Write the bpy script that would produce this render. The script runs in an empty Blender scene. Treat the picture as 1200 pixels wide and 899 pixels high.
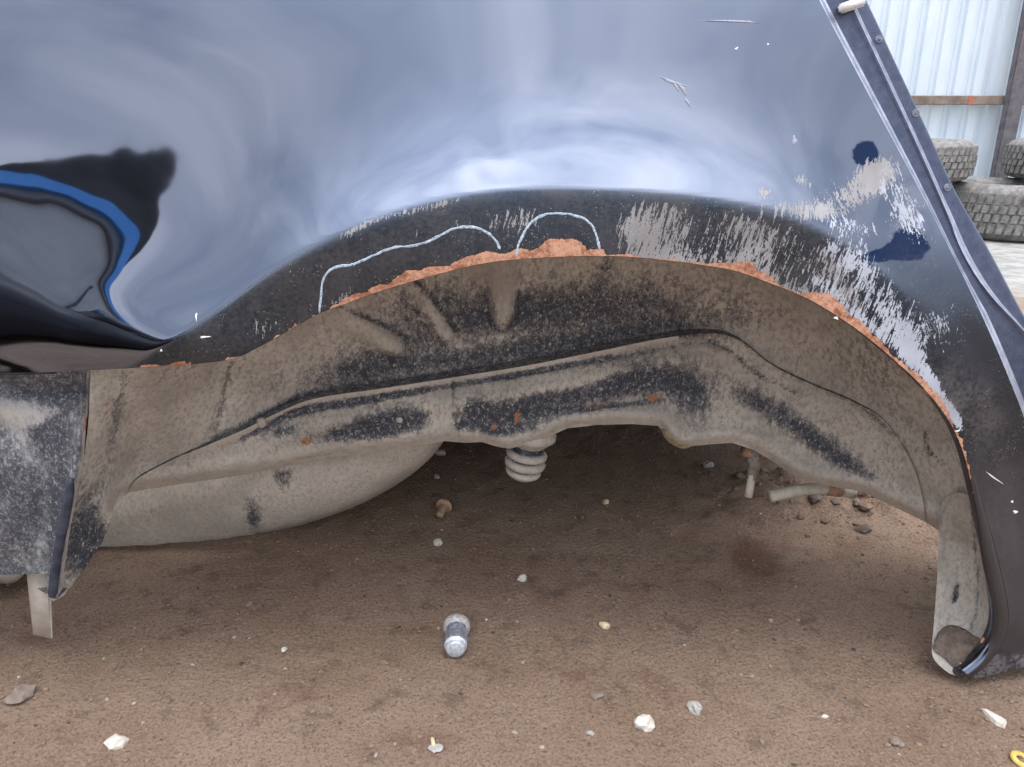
import bpy, bmesh, math, random
import numpy as np
from mathutils import Vector, Matrix, noise as mnoise
from mathutils.geometry import delaunay_2d_cdt
rad = math.radians
random.seed(7); rng = np.random.default_rng(7)
S = bpy.context.scene
COL = S.collection

# ------------------------------------------------------------------ camera
CAMZ, TH, FPX = 0.58, rad(19.0), 906.0
cam = bpy.data.objects.new("camera", bpy.data.cameras.new("camera")); COL.objects.link(cam)
cam.location = (0, 0, CAMZ); cam.rotation_euler = (rad(90) - TH, 0, 0)
cam.data.sensor_width = 36; cam.data.lens = FPX / 1200 * 36
cam.data.clip_start = 0.01; cam.data.clip_end = 2000
S.camera = cam
# ------------------------------------------------------------------ sky, sun
SUN_EL, SUN_AZ = rad(74), rad(140)
w = bpy.data.worlds.new("World"); S.world = w; w.use_nodes = True
nt = w.node_tree; nt.nodes.clear(); L = nt.links.new
out = nt.nodes.new('ShaderNodeOutputWorld'); bg = nt.nodes.new('ShaderNodeBackground')
sky = nt.nodes.new('ShaderNodeTexSky'); sky.sky_type = 'NISHITA'; sky.sun_disc = False
sky.sun_elevation = SUN_EL; sky.sun_rotation = SUN_AZ; sky.dust_density = 2.0
tc = nt.nodes.new('ShaderNodeTexCoord'); mp = nt.nodes.new('ShaderNodeMapping'); mp.inputs['Scale'].default_value = (1.0, 0.8, 2.4)
mp.inputs['Rotation'].default_value = (0.2, 0.15, 0.5)
n1 = nt.nodes.new('ShaderNodeTexNoise'); n1.inputs['Scale'].default_value = 2.3; n1.inputs['Detail'].default_value = 6; n1.inputs['Roughness'].default_value = 0.5
n1.inputs['Distortion'].default_value = 0.7
L(tc.outputs['Generated'], mp.inputs[0]); L(mp.outputs[0], n1.inputs['Vector'])
cr = nt.nodes.new('ShaderNodeValToRGB'); L(n1.outputs[0], cr.inputs[0])
cr.color_ramp.elements[0].position = 0.34; cr.color_ramp.elements[0].color = (0.60, 0.66, 0.78, 1)
cr.color_ramp.elements[1].position = 0.66; cr.color_ramp.elements[1].color = (1.25, 1.24, 1.27, 1)
sep = nt.nodes.new('ShaderNodeSeparateXYZ'); L(tc.outputs['Generated'], sep.inputs[0])
mr = nt.nodes.new('ShaderNodeValToRGB'); L(sep.outputs['Z'], mr.inputs[0])     # an overcast sky: thin and bright overhead, thick lower down
mr.color_ramp.interpolation = 'B_SPLINE'
for k_, (p_, v_) in enumerate(((0.0, .46), (0.44, .36), (0.58, .46), (0.76, .96), (1.0, 1.0))):
    e_ = mr.color_ramp.elements[k_] if k_ < 2 else mr.color_ramp.elements.new(p_)
    e_.position = p_; e_.color = (v_, v_, v_, 1)
mg = nt.nodes.new('ShaderNodeMath'); mg.operation = 'MULTIPLY'; mg.inputs[1].default_value = 42.0; L(mr.outputs[0], mg.inputs[0]); mr = mg
vm = nt.nodes.new('ShaderNodeVectorMath'); vm.operation = 'SCALE'; L(cr.outputs[0], vm.inputs[0]); L(mr.outputs[0], vm.inputs['Scale'])
mx = nt.nodes.new('ShaderNodeMix'); mx.data_type = 'RGBA'; mx.inputs[0].default_value = 0.9
L(sky.outputs[0], mx.inputs[6]); L(vm.outputs[0], mx.inputs[7]); L(mx.outputs[2], bg.inputs[0]); L(bg.outputs[0], out.inputs[0])
bg.inputs[1].default_value = 0.10
sun = bpy.data.objects.new("sun", bpy.data.lights.new("sun", 'SUN')); COL.objects.link(sun)
sun.data.energy = 1.4; sun.data.angle = rad(26); sun.data.color = (1, 0.96, 0.9)
sd = Vector((math.sin(SUN_AZ) * math.cos(SUN_EL), math.cos(SUN_AZ) * math.cos(SUN_EL), math.sin(SUN_EL)))
sun.rotation_euler = sd.to_track_quat('Z', 'Y').to_euler()
S.view_settings.view_transform = 'Standard'; S.view_settings.look = 'None'
S.view_settings.exposure = 0.0; S.view_settings.gamma = 1.0
S.render.engine = 'CYCLES'; S.cycles.max_bounces = 6; S.cycles.diffuse_bounces = 4

# ------------------------------------------------------------------ pixel -> place helpers
def rays(P):
    P = np.asarray(P, float).reshape(-1, 2)
    u = (P[:, 0] - 600) / FPX; v = (449.5 - P[:, 1]) / FPX
    return np.stack([u, math.cos(TH) + v * math.sin(TH), -math.sin(TH) + v * math.cos(TH)], 1)
def atY(P, Y):
    d = rays(P); t = np.asarray(Y) / d[:, 1]
    return d * t[:, None] + np.array([0, 0, CAMZ])
def at(px, py, Y): return Vector(atY([(px, py)], Y)[0])
def onground(px, py, z=0.0):
    d = rays([(px, py)])[0]; t = (z - CAMZ) / d[2]; return Vector((d[0] * t, d[1] * t, z))
def onsurf(P, F):
    """rays meet the surface Y = F(X, Z)"""
    d = rays(P); Y = np.full(len(d), 0.66)
    for _ in range(30):
        t = Y / d[:, 1]; Y = 0.5 * Y + 0.5 * F(d[:, 0] * t, d[:, 2] * t + CAMZ)
    t = Y / d[:, 1]
    return d * t[:, None] + np.array([0, 0, CAMZ])
def smooth(pts, step=5.0, closed=False):
    """Catmull-Rom through pts, resampled"""
    pts = [np.array(p, float) for p in pts]; n = len(pts); o = []
    rngi = range(n if closed else n - 1)
    for i in rngi:
        if closed: a, b, c, d = pts[i-1], pts[i], pts[(i+1) % n], pts[(i+2) % n]
        else: a, b, c, d = pts[max(i-1, 0)], pts[i], pts[i+1], pts[min(i+2, n-1)]
        k = max(1, int(np.linalg.norm(c - b) / step))
        for j in range(k):
            t = j / k
            o.append(0.5 * ((2*b) + (-a+c)*t + (2*a-5*b+4*c-d)*t*t + (-a+3*b-3*c+d)*t**3))
    if not closed: o.append(pts[-1])
    return np.array(o)
def linear(pts, step=5.0, closed=False):
    pts = [np.array(p, float) for p in pts]; o = []
    n = len(pts)
    for i in range(n if closed else n - 1):
        b, c = pts[i], pts[(i+1) % n]; k = max(1, int(np.linalg.norm(c-b) / step))
        for j in range(k): o.append(b + (c-b) * j / k)
    if not closed: o.append(pts[-1])
    return np.array(o)
def pdist(P, poly):
    """distance from P to a polyline, and the side (+ above the line when it runs left to right), and fraction"""
    P = np.asarray(P, float); best = np.full(len(P), 1e9); sg = np.zeros(len(P)); fr = np.zeros(len(P))
    poly = np.asarray(poly, float)
    seg = np.linalg.norm(np.diff(poly, axis=0), axis=1); cum = np.concatenate([[0], np.cumsum(seg)])
    for i in range(len(poly) - 1):
        a, b = poly[i], poly[i+1]; ab = b - a; l2 = ab @ ab + 1e-12
        t = np.clip(((P - a) @ ab) / l2, 0, 1); q = P - (a + t[:, None] * ab)
        d = np.hypot(q[:, 0], q[:, 1]); m = d < best
        best[m] = d[m]; fr[m] = ((cum[i] + t * seg[i]) / cum[-1])[m]
        sg[m] = (ab[0] * (P[:, 1] - a[1]) - ab[1] * (P[:, 0] - a[0]))[m]
    return best, np.sign(sg), fr
def inside(P, poly):
    x, y = P[:, 0], P[:, 1]; r = np.zeros(len(P), bool); n = len(poly)
    for i in range(n):
        x0, y0 = poly[i-1]; x1, y1 = poly[i]
        c = ((y0 > y) != (y1 > y)) & (x < (x1-x0) * (y-y0) / (y1-y0 + 1e-15) + x0); r ^= c
    return r
def sstep(x, a, b):
    t = np.clip((x - a) / (b - a), 0, 1); return t*t*(3-2*t)
def tps(ctrl):
    C = np.array(ctrl, float); X = C[:, :2] / 1000; n = len(X)
    def U(r2): return np.where(r2 > 0, r2 * np.log(r2 + 1e-12), 0)
    K = U(((X[:, None] - X[None]) ** 2).sum(-1)) + np.eye(n) * 1e-4
    Pm = np.hstack([np.ones((n, 1)), X]); A = np.block([[K, Pm], [Pm.T, np.zeros((3, 3))]])
    wv = np.linalg.solve(A, np.concatenate([C[:, 2], np.zeros(3)]))
    def f(P):
        Q = np.asarray(P, float) / 1000
        return U(((Q[:, None] - X[None]) ** 2).sum(-1)) @ wv[:n] + wv[n] + Q @ wv[n+1:]
    return f
def blobs(P, lst):
    """soft ellipses: (x, y, rx, ry, angle in degrees, strength)"""
    r = np.zeros(len(P))
    for x, y, rx, ry, a, s in lst:
        c, sn = math.cos(rad(a)), math.sin(rad(a)); dx, dy = P[:, 0]-x, P[:, 1]-y
        q = ((dx*c + dy*sn) / rx) ** 2 + ((-dx*sn + dy*c) / ry) ** 2
        r = r + s * np.exp(-q * 1.1)
    return r
# ------------------------------------------------------------------ object helpers
def link(o, parent=None):
    COL.objects.link(o)
    if parent is not None:
        o.parent = parent; bpy.context.view_layer.update()
        o.matrix_parent_inverse = parent.matrix_world.inverted()
    return o
def tag(o, label=None, cat=None, group=None, kind=None):
    if label: o['label'] = label
    if cat: o['category'] = cat
    if group: o['group'] = group
    if kind: o['kind'] = kind
    return o
def empty(name, loc, label, cat, group=None, rz=0.0):
    o = bpy.data.objects.new(name, None); o.location = loc; o.rotation_euler = (0, 0, rz); o.empty_display_size = 0.05
    link(o); bpy.context.view_layer.update(); return tag(o, label, cat, group)
def mesh(name, V, Fc, mat, parent=None, smoothf=True, attrs=None, local=False):
    me = bpy.data.meshes.new(name); me.from_pydata([tuple(map(float, v)) for v in V], [], [tuple(f) for f in Fc]); me.update()
    if smoothf: me.polygons.foreach_set('use_smooth', [True] * len(me.polygons))
    if mat: me.materials.append(mat)
    for k, a in (attrs or {}).items():
        at_ = me.attributes.new(k, 'FLOAT', 'POINT'); at_.data.foreach_set('value', np.asarray(a, np.float32))
    o = bpy.data.objects.new(name, me)
    COL.objects.link(o)
    if parent is not None:
        o.parent = parent
        if not local: o.matrix_parent_inverse = parent.matrix_world.inverted()
    return o
def frombm(name, bm, mat, parent=None, smoothf=True, local=False):
    bmesh.ops.recalc_face_normals(bm, faces=bm.faces)
    me = bpy.data.meshes.new(name); bm.to_mesh(me); bm.free()
    if smoothf: me.polygons.foreach_set('use_smooth', [True] * len(me.polygons))
    me.materials.append(mat)
    o = bpy.data.objects.new(name, me); COL.objects.link(o)
    if parent is not None:
        o.parent = parent
        if not local: o.matrix_parent_inverse = parent.matrix_world.inverted()
    return o
def sheet(poly, fP, step=5.0, fine=None, ext=None):
    """triangulate the outline with a grid of inner points; fP maps plane points to 3-D points"""
    poly = np.asarray(poly, float)
    x0, y0 = poly.min(0); x1, y1 = poly.max(0)
    gx = np.arange(x0 + step/2, x1, step); gy = np.arange(y0 + step/2, y1, step)
    if ext:   # coarser out of the main area
        def ax(a, b, lo, hi):
            r = []; v = a
            while v < b:
                r.append(v); v += step if lo <= v <= hi else step * 4
            return np.array(r)
        gx = ax(x0, x1, ext[0], ext[1]); gy = ax(y0, y1, ext[2], ext[3])
    G = np.array(np.meshgrid(gx, gy)).reshape(2, -1).T
    G = G[inside(G, poly)]
    d, _, _ = pdist(G, np.vstack([poly, poly[:1]])); G = G[d > step * 0.45]
    P = np.vstack([poly, G]); n = len(poly)
    vv, ee, ff, *_ = delaunay_2d_cdt([Vector(p) for p in P], [], [list(range(n))], 1, 1e-6)
    Q = np.array([tuple(v) for v in vv])
    return Q, [tuple(f) for f in ff], fP(Q)
def tube(name, pts, r, mat, parent, seg=8, rs=None, cap=True, squash=None):
    V, Fc = [], []
    pts = [Vector(p) for p in pts]
    for i, p in enumerate(pts):
        t = (pts[min(i+1, len(pts)-1)] - pts[max(i-1, 0)]).normalized()
        a = t.cross(Vector((0, 1, 0))) if abs(t.y) < 0.9 else t.cross(Vector((0, 0, 1)))
        a.normalize(); b = t.cross(a)
        rr = rs[i] if rs is not None else r
        for k in range(seg):
            an = 2*math.pi*k/seg
            V.append(p + a * rr * math.cos(an) + b * rr * (squash or 1) * math.sin(an))
    for i in range(len(pts)-1):
        for k in range(seg):
            k2 = (k+1) % seg; Fc.append((i*seg+k, i*seg+k2, (i+1)*seg+k2, (i+1)*seg+k))
    if cap:
        Fc.append(tuple(range(seg))[::-1]); Fc.append(tuple((len(pts)-1)*seg + k for k in range(seg)))
    return mesh(name, V, Fc, mat, parent)
def lathe_data(prof, seg=28, M=None, fn=None):
    """prof: (radius, height) pairs round z"""
    V, Fc = [], []
    for r, h in prof:
        for k in range(seg):
            an = 2*math.pi*k/seg; rr = r * (fn(an, h) if fn else 1)
            v = Vector((rr*math.cos(an), rr*math.sin(an), h)); V.append(M @ v if M else v)
    for i in range(len(prof)-1):
        for k in range(seg):
            k2 = (k+1) % seg; Fc.append((i*seg+k, i*seg+k2, (i+1)*seg+k2, (i+1)*seg+k))
    return V, Fc
def boxbm(bm, c, s, M=None):
    m = Matrix.Translation(c) @ (M or Matrix()) @ Matrix.Diagonal((s[0], s[1], s[2], 1))
    bmesh.ops.create_cube(bm, size=1.0, matrix=m)

# ------------------------------------------------------------------ materials
class NT:
    def __init__(s, name):
        s.m = bpy.data.materials.new(name); s.m.use_nodes = True; s.t = s.m.node_tree
        s.b = s.t.nodes['Principled BSDF']; s.tc = s.t.nodes.new('ShaderNodeTexCoord')
    def set(s, k, v):
        if isinstance(v, (int, float)): s.b.inputs[k].default_value = v
        elif isinstance(v, tuple): s.b.inputs[k].default_value = (*v, 1)
        else: s.t.links.new(v, s.b.inputs[k])
        return s
    def noise(s, scale, detail=4, rough=0.55, stretch=(1, 1, 1), dist=0.0, rot=(0, 0, 0), off=(0, 0, 0)):
        mp = s.t.nodes.new('ShaderNodeMapping'); mp.inputs['Scale'].default_value = stretch
        mp.inputs['Rotation'].default_value = rot; mp.inputs['Location'].default_value = off
        n = s.t.nodes.new('ShaderNodeTexNoise'); n.inputs['Scale'].default_value = scale; n.inputs['Detail'].default_value = detail
        n.inputs['Roughness'].default_value = rough; n.inputs['Distortion'].default_value = dist
        if any(rot):   # turn first, then stretch
            m2 = s.t.nodes.new('ShaderNodeMapping'); m2.inputs['Rotation'].default_value = rot; mp.inputs['Rotation'].default_value = (0, 0, 0)
            s.t.links.new(s.tc.outputs['Object'], m2.inputs[0]); s.t.links.new(m2.outputs[0], mp.inputs[0])
        else: s.t.links.new(s.tc.outputs['Object'], mp.inputs[0])
        s.t.links.new(mp.outputs[0], n.inputs['Vector']); return n.outputs[0]
    def voro(s, scale, feature='F1', stretch=(1, 1, 1), out='Distance'):
        mp = s.t.nodes.new('ShaderNodeMapping'); mp.inputs['Scale'].default_value = stretch
        n = s.t.nodes.new('ShaderNodeTexVoronoi'); n.inputs['Scale'].default_value = scale; n.feature = feature
        s.t.links.new(s.tc.outputs['Object'], mp.inputs[0]); s.t.links.new(mp.outputs[0], n.inputs['Vector']); return n.outputs[out]
    def attr(s, name):
        n = s.t.nodes.new('ShaderNodeAttribute'); n.attribute_name = name; return n.outputs['Fac']
    def m_(s, op, a, b=0.0, c=None):
        n = s.t.nodes.new('ShaderNodeMath'); n.operation = op
        for i, v in enumerate((a, b) if c is None else (a, b, c)):
            if isinstance(v, (int, float)): n.inputs[i].default_value = v
            else: s.t.links.new(v, n.inputs[i])
        return n.outputs[0]
    def step(s, x, a, b, lo=0.0, hi=1.0):
        n = s.t.nodes.new('ShaderNodeMapRange'); n.interpolation_type = 'SMOOTHSTEP'
        s.t.links.new(x, n.inputs[0]); n.inputs[1].default_value = a; n.inputs[2].default_value = b
        n.inputs[3].default_value = lo; n.inputs[4].default_value = hi; return n.outputs[0]
    def mix(s, f, a, b):
        n = s.t.nodes.new('ShaderNodeMix'); n.data_type = 'RGBA'
        if isinstance(f, (int, float)): n.inputs[0].default_value = f
        else: s.t.links.new(f, n.inputs[0])
        for i, v in ((6, a), (7, b)):
            if isinstance(v, tuple): n.inputs[i].default_value = (*v, 1)
            else: s.t.links.new(v, n.inputs[i])
        return n.outputs[2]
    def mixf(s, f, a, b):
        n = s.t.nodes.new('ShaderNodeMix'); n.data_type = 'FLOAT'
        s.t.links.new(f, n.inputs[0]) if not isinstance(f, (int, float)) else setattr(n.inputs[0], 'default_value', f)
        for i, v in ((2, a), (3, b)):
            if isinstance(v, (int, float)): n.inputs[i].default_value = v
            else: s.t.links.new(v, n.inputs[i])
        return n.outputs[0]
    def bump(s, h, strength=0.5, dist=0.001, prev=None):
        n = s.t.nodes.new('ShaderNodeBump'); n.inputs['Strength'].default_value = strength; n.inputs['Distance'].default_value = dist
        s.t.links.new(h, n.inputs['Height'])
        if prev is not None: s.t.links.new(prev, n.inputs['Normal'])
        s.t.links.new(n.outputs[0], s.b.inputs['Normal']); return n.outputs[0]

def paint_material():
    n = NT('dark_blue_metallic_paint')
    chip, chip2, rust, dirt, dull, painted_reflection, alt = (n.attr(k) for k in ('chip', 'chip2', 'rust', 'dirt', 'dull', 'painted_reflection', 'alt'))
    st = n.noise(1, 3, 0.6, (400, 60, 62), 0.9, rot=(0, rad(-12), 0))          # streaky flakes
    st2 = n.noise(1, 4, 0.65, (700, 60, 420), 0.4, off=(3, 1, 2))
    st = n.mixf(n.step(alt, .3, .7), st, n.noise(1, 3, 0.6, (330, 60, 80), 1.2, rot=(0, rad(24), 0)))
    comb = n.m_('ADD', n.m_('MULTIPLY', st, 0.64), n.m_('MULTIPLY', st2, 0.36))
    def th(a, k=0.5, w=0.018):    # 0..1 coverage -> threshold of the noise
        return n.step(n.m_('ADD', comb, n.m_('MULTIPLY', n.m_('SUBTRACT', a, 0.5), k)), 0.5 - w, 0.5 + w)
    mchip = n.m_('MULTIPLY', th(chip), n.step(chip, 0.02, 0.1)); mchip2 = n.m_('MULTIPLY', th(chip2), n.step(chip2, 0.02, 0.1))
    fine = n.noise(260, 5, 0.6); big = n.noise(22, 4, 0.6)
    mrust = n.step(n.m_('ADD', n.m_('ADD', rust, n.m_('MULTIPLY', n.m_('SUBTRACT', fine, 0.5), 0.5)), n.m_('MULTIPLY', n.m_('SUBTRACT', n.noise(60, 3), 0.5), 1.5)), 0.46, 0.53)
    specks = n.voro(420); spk = n.m_('MULTIPLY', n.step(specks, 0.16, 0.1), n.step(n.noise(45, 2), 0.5, 0.62))
    spk = n.m_('MULTIPLY', spk, n.step(dull, 0.2, 0.8))
    base = n.mix(n.step(n.m_('ADD', painted_reflection, n.m_('MULTIPLY', n.m_('SUBTRACT', n.noise(120, 3), 0.5), 0.5)), 0.42, 0.6), n.mix(n.step(dull, 0.0, 1.0), (0.180, 0.202, 0.255), (0.046, 0.064, 0.092)), (0.02, 0.035, 0.08))  # dull also darkens the base where the skin mirrors the ground
    dirtm = n.m_('MULTIPLY', dirt, n.step(n.m_('ADD', n.m_('MULTIPLY', big, 0.5), n.m_('MULTIPLY', fine, 0.5)), 0.35, 0.65))
    col = n.mix(dirtm, base, (0.23, 0.20, 0.175))
    col = n.mix(mchip, col, n.mix(n.step(big, .35, .65), (0.33, 0.33, 0.345), (0.25, 0.243, 0.245)))
    col = n.mix(mchip2, col, n.mix(n.step(big, .3, .7), (0.46, 0.49, 0.56), (0.34, 0.37, 0.43)))
    rc = n.mix(n.step(n.m_('ADD', n.m_('MULTIPLY', fine, .5), n.m_('MULTIPLY', n.noise(60, 4), .5)), 0.36, 0.60), (0.30, 0.12, 0.065), (0.58, 0.33, 0.22))
    rc = n.mix(n.step(n.noise(700, 3), 0.56, 0.72), rc, (0.20, 0.06, 0.03)); rc = n.mix(n.step(n.noise(45, 6, .75, off=(5, 5, 5)), 0.52, 0.66), rc, (0.24, 0.085, 0.045))
    col = n.mix(mrust, col, rc); col = n.mix(spk, col, (0.5, 0.5, 0.5))
    solid = n.m_('MAXIMUM', n.m_('MAXIMUM', mchip, mchip2), n.m_('MAXIMUM', mrust, spk))
    solid = n.m_('MAXIMUM', solid, dirtm)
    n.set('Base Color', col); n.set('Metallic', n.m_('SUBTRACT', 1.0, solid))
    rg = n.m_('ADD', n.m_('ADD', 0.025, n.m_('MULTIPLY', dull, 0.28)), n.m_('MULTIPLY', n.step(n.noise(7, 5), 0.45, 0.7), 0.02))
    n.set('Roughness', n.mixf(solid, rg, 0.75))
    n.set('Specular IOR Level', 0.35)
    h = n.m_('ADD', n.m_('MULTIPLY', n.m_('MAXIMUM', mchip, mchip2), -0.35), n.m_('MULTIPLY', n.m_('MULTIPLY', fine, 0.35), mrust))
    h = n.m_('ADD', h, n.m_('MULTIPLY', n.m_('MULTIPLY', n.noise(500, 3), dull), 0.25))
    b1 = n.bump(h, 0.5, 0.0012)
    n.bump(n.noise(9, 2), 0.10, 0.004, b1)
    return n.m
def dusty_material(name, tan=(0.52, 0.482, 0.43), darkc=(0.038, 0.045, 0.060), streak=(1, 1, 0.62)):
    n = NT(name); dk, rust, pale = n.attr('dark'), n.attr('rust'), n.attr('pale')
    a = n.noise(95, 8, 0.72, streak); g = n.noise(620, 4, 0.7); b = n.noise(14, 5, 0.6); v = n.noise(240, 5, 0.7, streak)
    s = n.m_('ADD', n.m_('MULTIPLY', a, 0.36), n.m_('ADD', n.m_('MULTIPLY', g, 0.30), n.m_('MULTIPLY', v, 0.34)))
    mask = n.step(n.m_('ADD', s, n.m_('MULTIPLY', n.m_('SUBTRACT', dk, 0.5), 0.42)), 0.43, 0.58)
    t = n.mix(n.step(b, 0.35, 0.68), tan, tuple(c * 0.70 for c in tan)); t = n.mix(n.step(v, 0.4, 0.72), t, tuple(c * 0.55 for c in tan))
    t = n.mix(n.m_('MULTIPLY', pale, n.step(a, 0.3, 0.6)), t, (0.52, 0.48, 0.42))
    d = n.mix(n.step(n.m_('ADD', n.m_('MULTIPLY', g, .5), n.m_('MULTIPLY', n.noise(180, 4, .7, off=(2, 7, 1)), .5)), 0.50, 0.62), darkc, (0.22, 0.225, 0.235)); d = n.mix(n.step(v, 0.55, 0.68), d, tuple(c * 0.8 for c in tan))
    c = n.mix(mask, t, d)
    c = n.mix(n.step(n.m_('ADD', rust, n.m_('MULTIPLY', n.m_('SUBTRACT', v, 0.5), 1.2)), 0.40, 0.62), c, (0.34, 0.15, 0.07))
    n.set('Base Color', c); n.set('Roughness', n.mixf(mask, 0.95, 0.6)); n.set('Specular IOR Level', 0.25)
    n.bump(n.m_('ADD', n.m_('MULTIPLY', s, 0.6), n.m_('ADD', n.m_('MULTIPLY', g, 0.4), n.m_('MULTIPLY', mask, -0.5))), 0.7, 0.0016)
    return n.m
def plain(name, c1, c2, scale=60, rough=0.8, metal=0.0, bump=0.0015, detail=5, bs=None, stretch=(1, 1, 1), strength=0.6):
    n = NT(name); f = n.noise(scale, detail, 0.65, stretch)
    n.set('Base Color', n.mix(n.step(f, 0.33, 0.67), c1, c2)); n.set('Roughness', rough); n.set('Metallic', metal)
    n.set('Specular IOR Level', 0.3)
    if bump: n.bump(n.noise(bs or scale * 3, 6, 0.7, stretch), strength, bump)
    return n.m
PAINT = paint_material()
WELL = dusty_material('dusty_undercoat')
SILLM = dusty_material('scuffed_sill_paint', (0.40, 0.40, 0.41), (0.055, 0.060, 0.075), (1, 1, 0.6))
TANKM = dusty_material('dusty_tank_metal', (0.58, 0.52, 0.45))
BLACKBODY = plain('black_underbody', (0.03, 0.03, 0.032), (0.09, 0.08, 0.07), 20, 0.8)
CHALK = plain('pale_blue_chalk', (0.58, 0.70, 0.82), (0.24, 0.31, 0.40), 420, 0.95, bump=0.0006)
RUBBER = plain('dusty_bump_rubber', (0.58, 0.54, 0.48), (0.36, 0.33, 0.29), 120, 0.9, bump=.0003)
HOSE = plain('cream_hose', (0.55, 0.51, 0.43), (0.42, 0.38, 0.31), 90, 0.7)
PVC = plain('dusty_plastic', (0.62, 0.56, 0.48), (0.50, 0.45, 0.39), 60, 0.8)
RUSTM = plain('rusty_steel', (0.30, 0.17, 0.10), (0.42, 0.30, 0.21), 300, 0.85)
NUTM = plain('worn_chrome', (0.55, 0.58, 0.64), (0.20, 0.24, 0.34), 260, 0.35, 0.6, bump=.0006)
CAPM = plain('worn_bright_steel', (0.72, 0.74, 0.78), (0.42, 0.46, 0.54), 300, 0.4, 0.4, bump=.0005)
DIRTM = plain('packed_mud', (0.115, 0.085, 0.07), (0.18, 0.14, 0.12), 120, 0.95, bump=0.003)
WHITEP = plain('white_trim_plastic', (0.75, 0.75, 0.75), (0.6, 0.6, 0.6), 40, 0.5)

# ================================================================== THE CAR
CAR = empty('car', (0, 0.7, 0), 'dark blue car with its rear wheel off and a rusted chipped wheel arch', 'car')

LIP = [(60,436),(140,432),(175,430),(212,428),(270,421),(300,408),(330,392),(372,368),(405,356),(440,343),(500,325),(560,310),(620,303),(700,300),(760,303),
       (850,315),(900,331),(950,352),(1000,383),(1040,415),(1080,452),(1110,490),(1127,525),(1138,565),(1148,610),(1156,650),(1163,690),(1167,722),(1162,747),(1146,772),(1122,792)]
CREASE = [(100,446),(150,432),(200,401),(260,362),(330,313),(400,275),(480,246),(560,228),(640,222),(720,224),(800,230),(860,239),(930,256),(1000,292),(1060,345),(1110,412),(1150,490),(1180,600),(1195,720),(1200,800)]
REAR = [(810,-300),(890,-140),(960,0),(1000,77),(1040,152),(1080,227),(1110,286),(1140,347),(1165,402),(1185,450),(1202,495),(1232,590),(1258,690),(1268,768)]
REAR2 = [(838,-300),(918,-140),(985,-20),(1001,12),(1040,95),(1075,170),(1108,245),(1130,298),(1160,345),(1200,388),(1250,450),(1310,560),(1360,690),(1385,740)]
OUTER = [(860,-300),(945,-140),(1015,0),(1050,75),(1090,160),(1120,225),(1160,295),(1200,370),(1262,480),(1330,620),(1385,740)]
def plane(P, Y=0.66):
    A = atY(P, np.full(len(P), Y)); return A[:, [0, 2]]
creaseW = plane(smooth(CREASE, 14)); rearW = plane(smooth(REAR, 20)); 
CEN = plane([(640, 520)])[0]
_a = -np.arctan2(creaseW[:, 1] - CEN[1], -(creaseW[:, 0] - CEN[0])); _a = np.unwrap(_a)
_c = np.concatenate([[0], np.cumsum(np.linalg.norm(np.diff(creaseW, axis=0), axis=1))]); _c /= _c[-1]
def crease_fraction(X, Z):
    a = np.arctan2(Z - CEN[1], -(X - CEN[0]))            # 0 to the left, growing over the top to the right
    a = np.where(a < -1.2, a + 2 * math.pi, a)
    return np.interp(a, -_a if _a[-1] < _a[0] else _a, _c)
def F_panel(X, Z):
    """the outer skin: slightly barrel shaped, flared round the wheel arch, folded back below the crease"""
    P = np.stack([X, Z], 1)
    z = Z - 0.37
    zz = np.maximum(z, -0.03); base = 0.660 + 0.115 * zz + 0.5 * 0.42 * zz ** 2 + 0.10 * np.maximum(X - 0.05, 0) ** 2 + 0.02 * np.minimum(X, 0) ** 2
    d, sg, _ = pdist(P, creaseW)
    fr = crease_fraction(X, Z)
    c = d * sg                                            # >0 above / outside the arch
    A = (0.019 + 0.003 * sstep(fr, .18, .38)) * sstep(fr, 0.0, 0.10) * (1 - sstep(fr, 0.60, 0.86))
    Lh = 0.052 + 0.010 * sstep(fr, .18, .38)
    up = -A * np.exp(-np.maximum(c, 0) / Lh)
    down = -A + np.maximum(-c, 0) * (0.30 * (1 - sstep(fr, 0.55, 0.75)) + 0.02)
    k = 0.0035 + 0.02 * sstep(fr, 0.52, 0.7)
    # smooth join across the crease
    lin_up = np.where(c > 0, up, -A + A / Lh * c); lin_dn = np.where(c < 0, down, -A - c * 0.30 * (1 - sstep(fr, 0.55, 0.75)))
    m = 0.5 * (lin_up + lin_dn + np.sqrt((lin_up - lin_dn) ** 2 + k ** 2 * 0.25))
    wgt = sstep(c, 0.02, 0.05)
    Y = base + (m * (1 - wgt) + up * wgt) * sstep(fr, 0.0, 0.03)
    q = plane([(230, 420)])[0]; Y = Y - 0.010 * np.exp(-((X - q[0]) / 0.08) ** 2 - ((Z - q[1]) / 0.05) ** 2)   # the skin swells ahead of the arch
    q = plane([(620, 345)])[0]; Y = Y - 0.021 * np.exp(-((X - q[0]) / 0.235) ** 2 - ((Z - q[1]) / 0.105) ** 2)     # and stands out broadly over the wheel
    # shallow dents added to the skin to change what it mirrors there
    for (px, py, r, h) in MIRROR_DENT:
        q = plane([(px, py)])[0]; g = ((X - q[0]) ** 2 + (Z - q[1]) ** 2) / r ** 2
        Y = Y + h * np.exp(-g)
    return Y
MIRROR_DENT = [(572, 186, 0.016, 0.0011), (1062, 262, 0.026, 0.002)]
lipS = smooth(LIP, 5); rearS = smooth(REAR, 6)
panel_poly = np.vstack([linear([(-520, 452), (60, 436)], 12)[:-1], lipS[:-1], linear([(1122,792),(1145,795),(1200,782),(1268,768)], 6)[:-1],
                        rearS[::-1][:-1], linear([(810,-300),(-520,-300)], 20)[:-1], linear([(-520,-300),(-520,452)], 20)[:-1]])
Q, Fc, P3 = sheet(panel_poly, lambda q: onsurf(q, F_panel), 5.0, ext=(-40, 1290, -40, 810))
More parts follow.
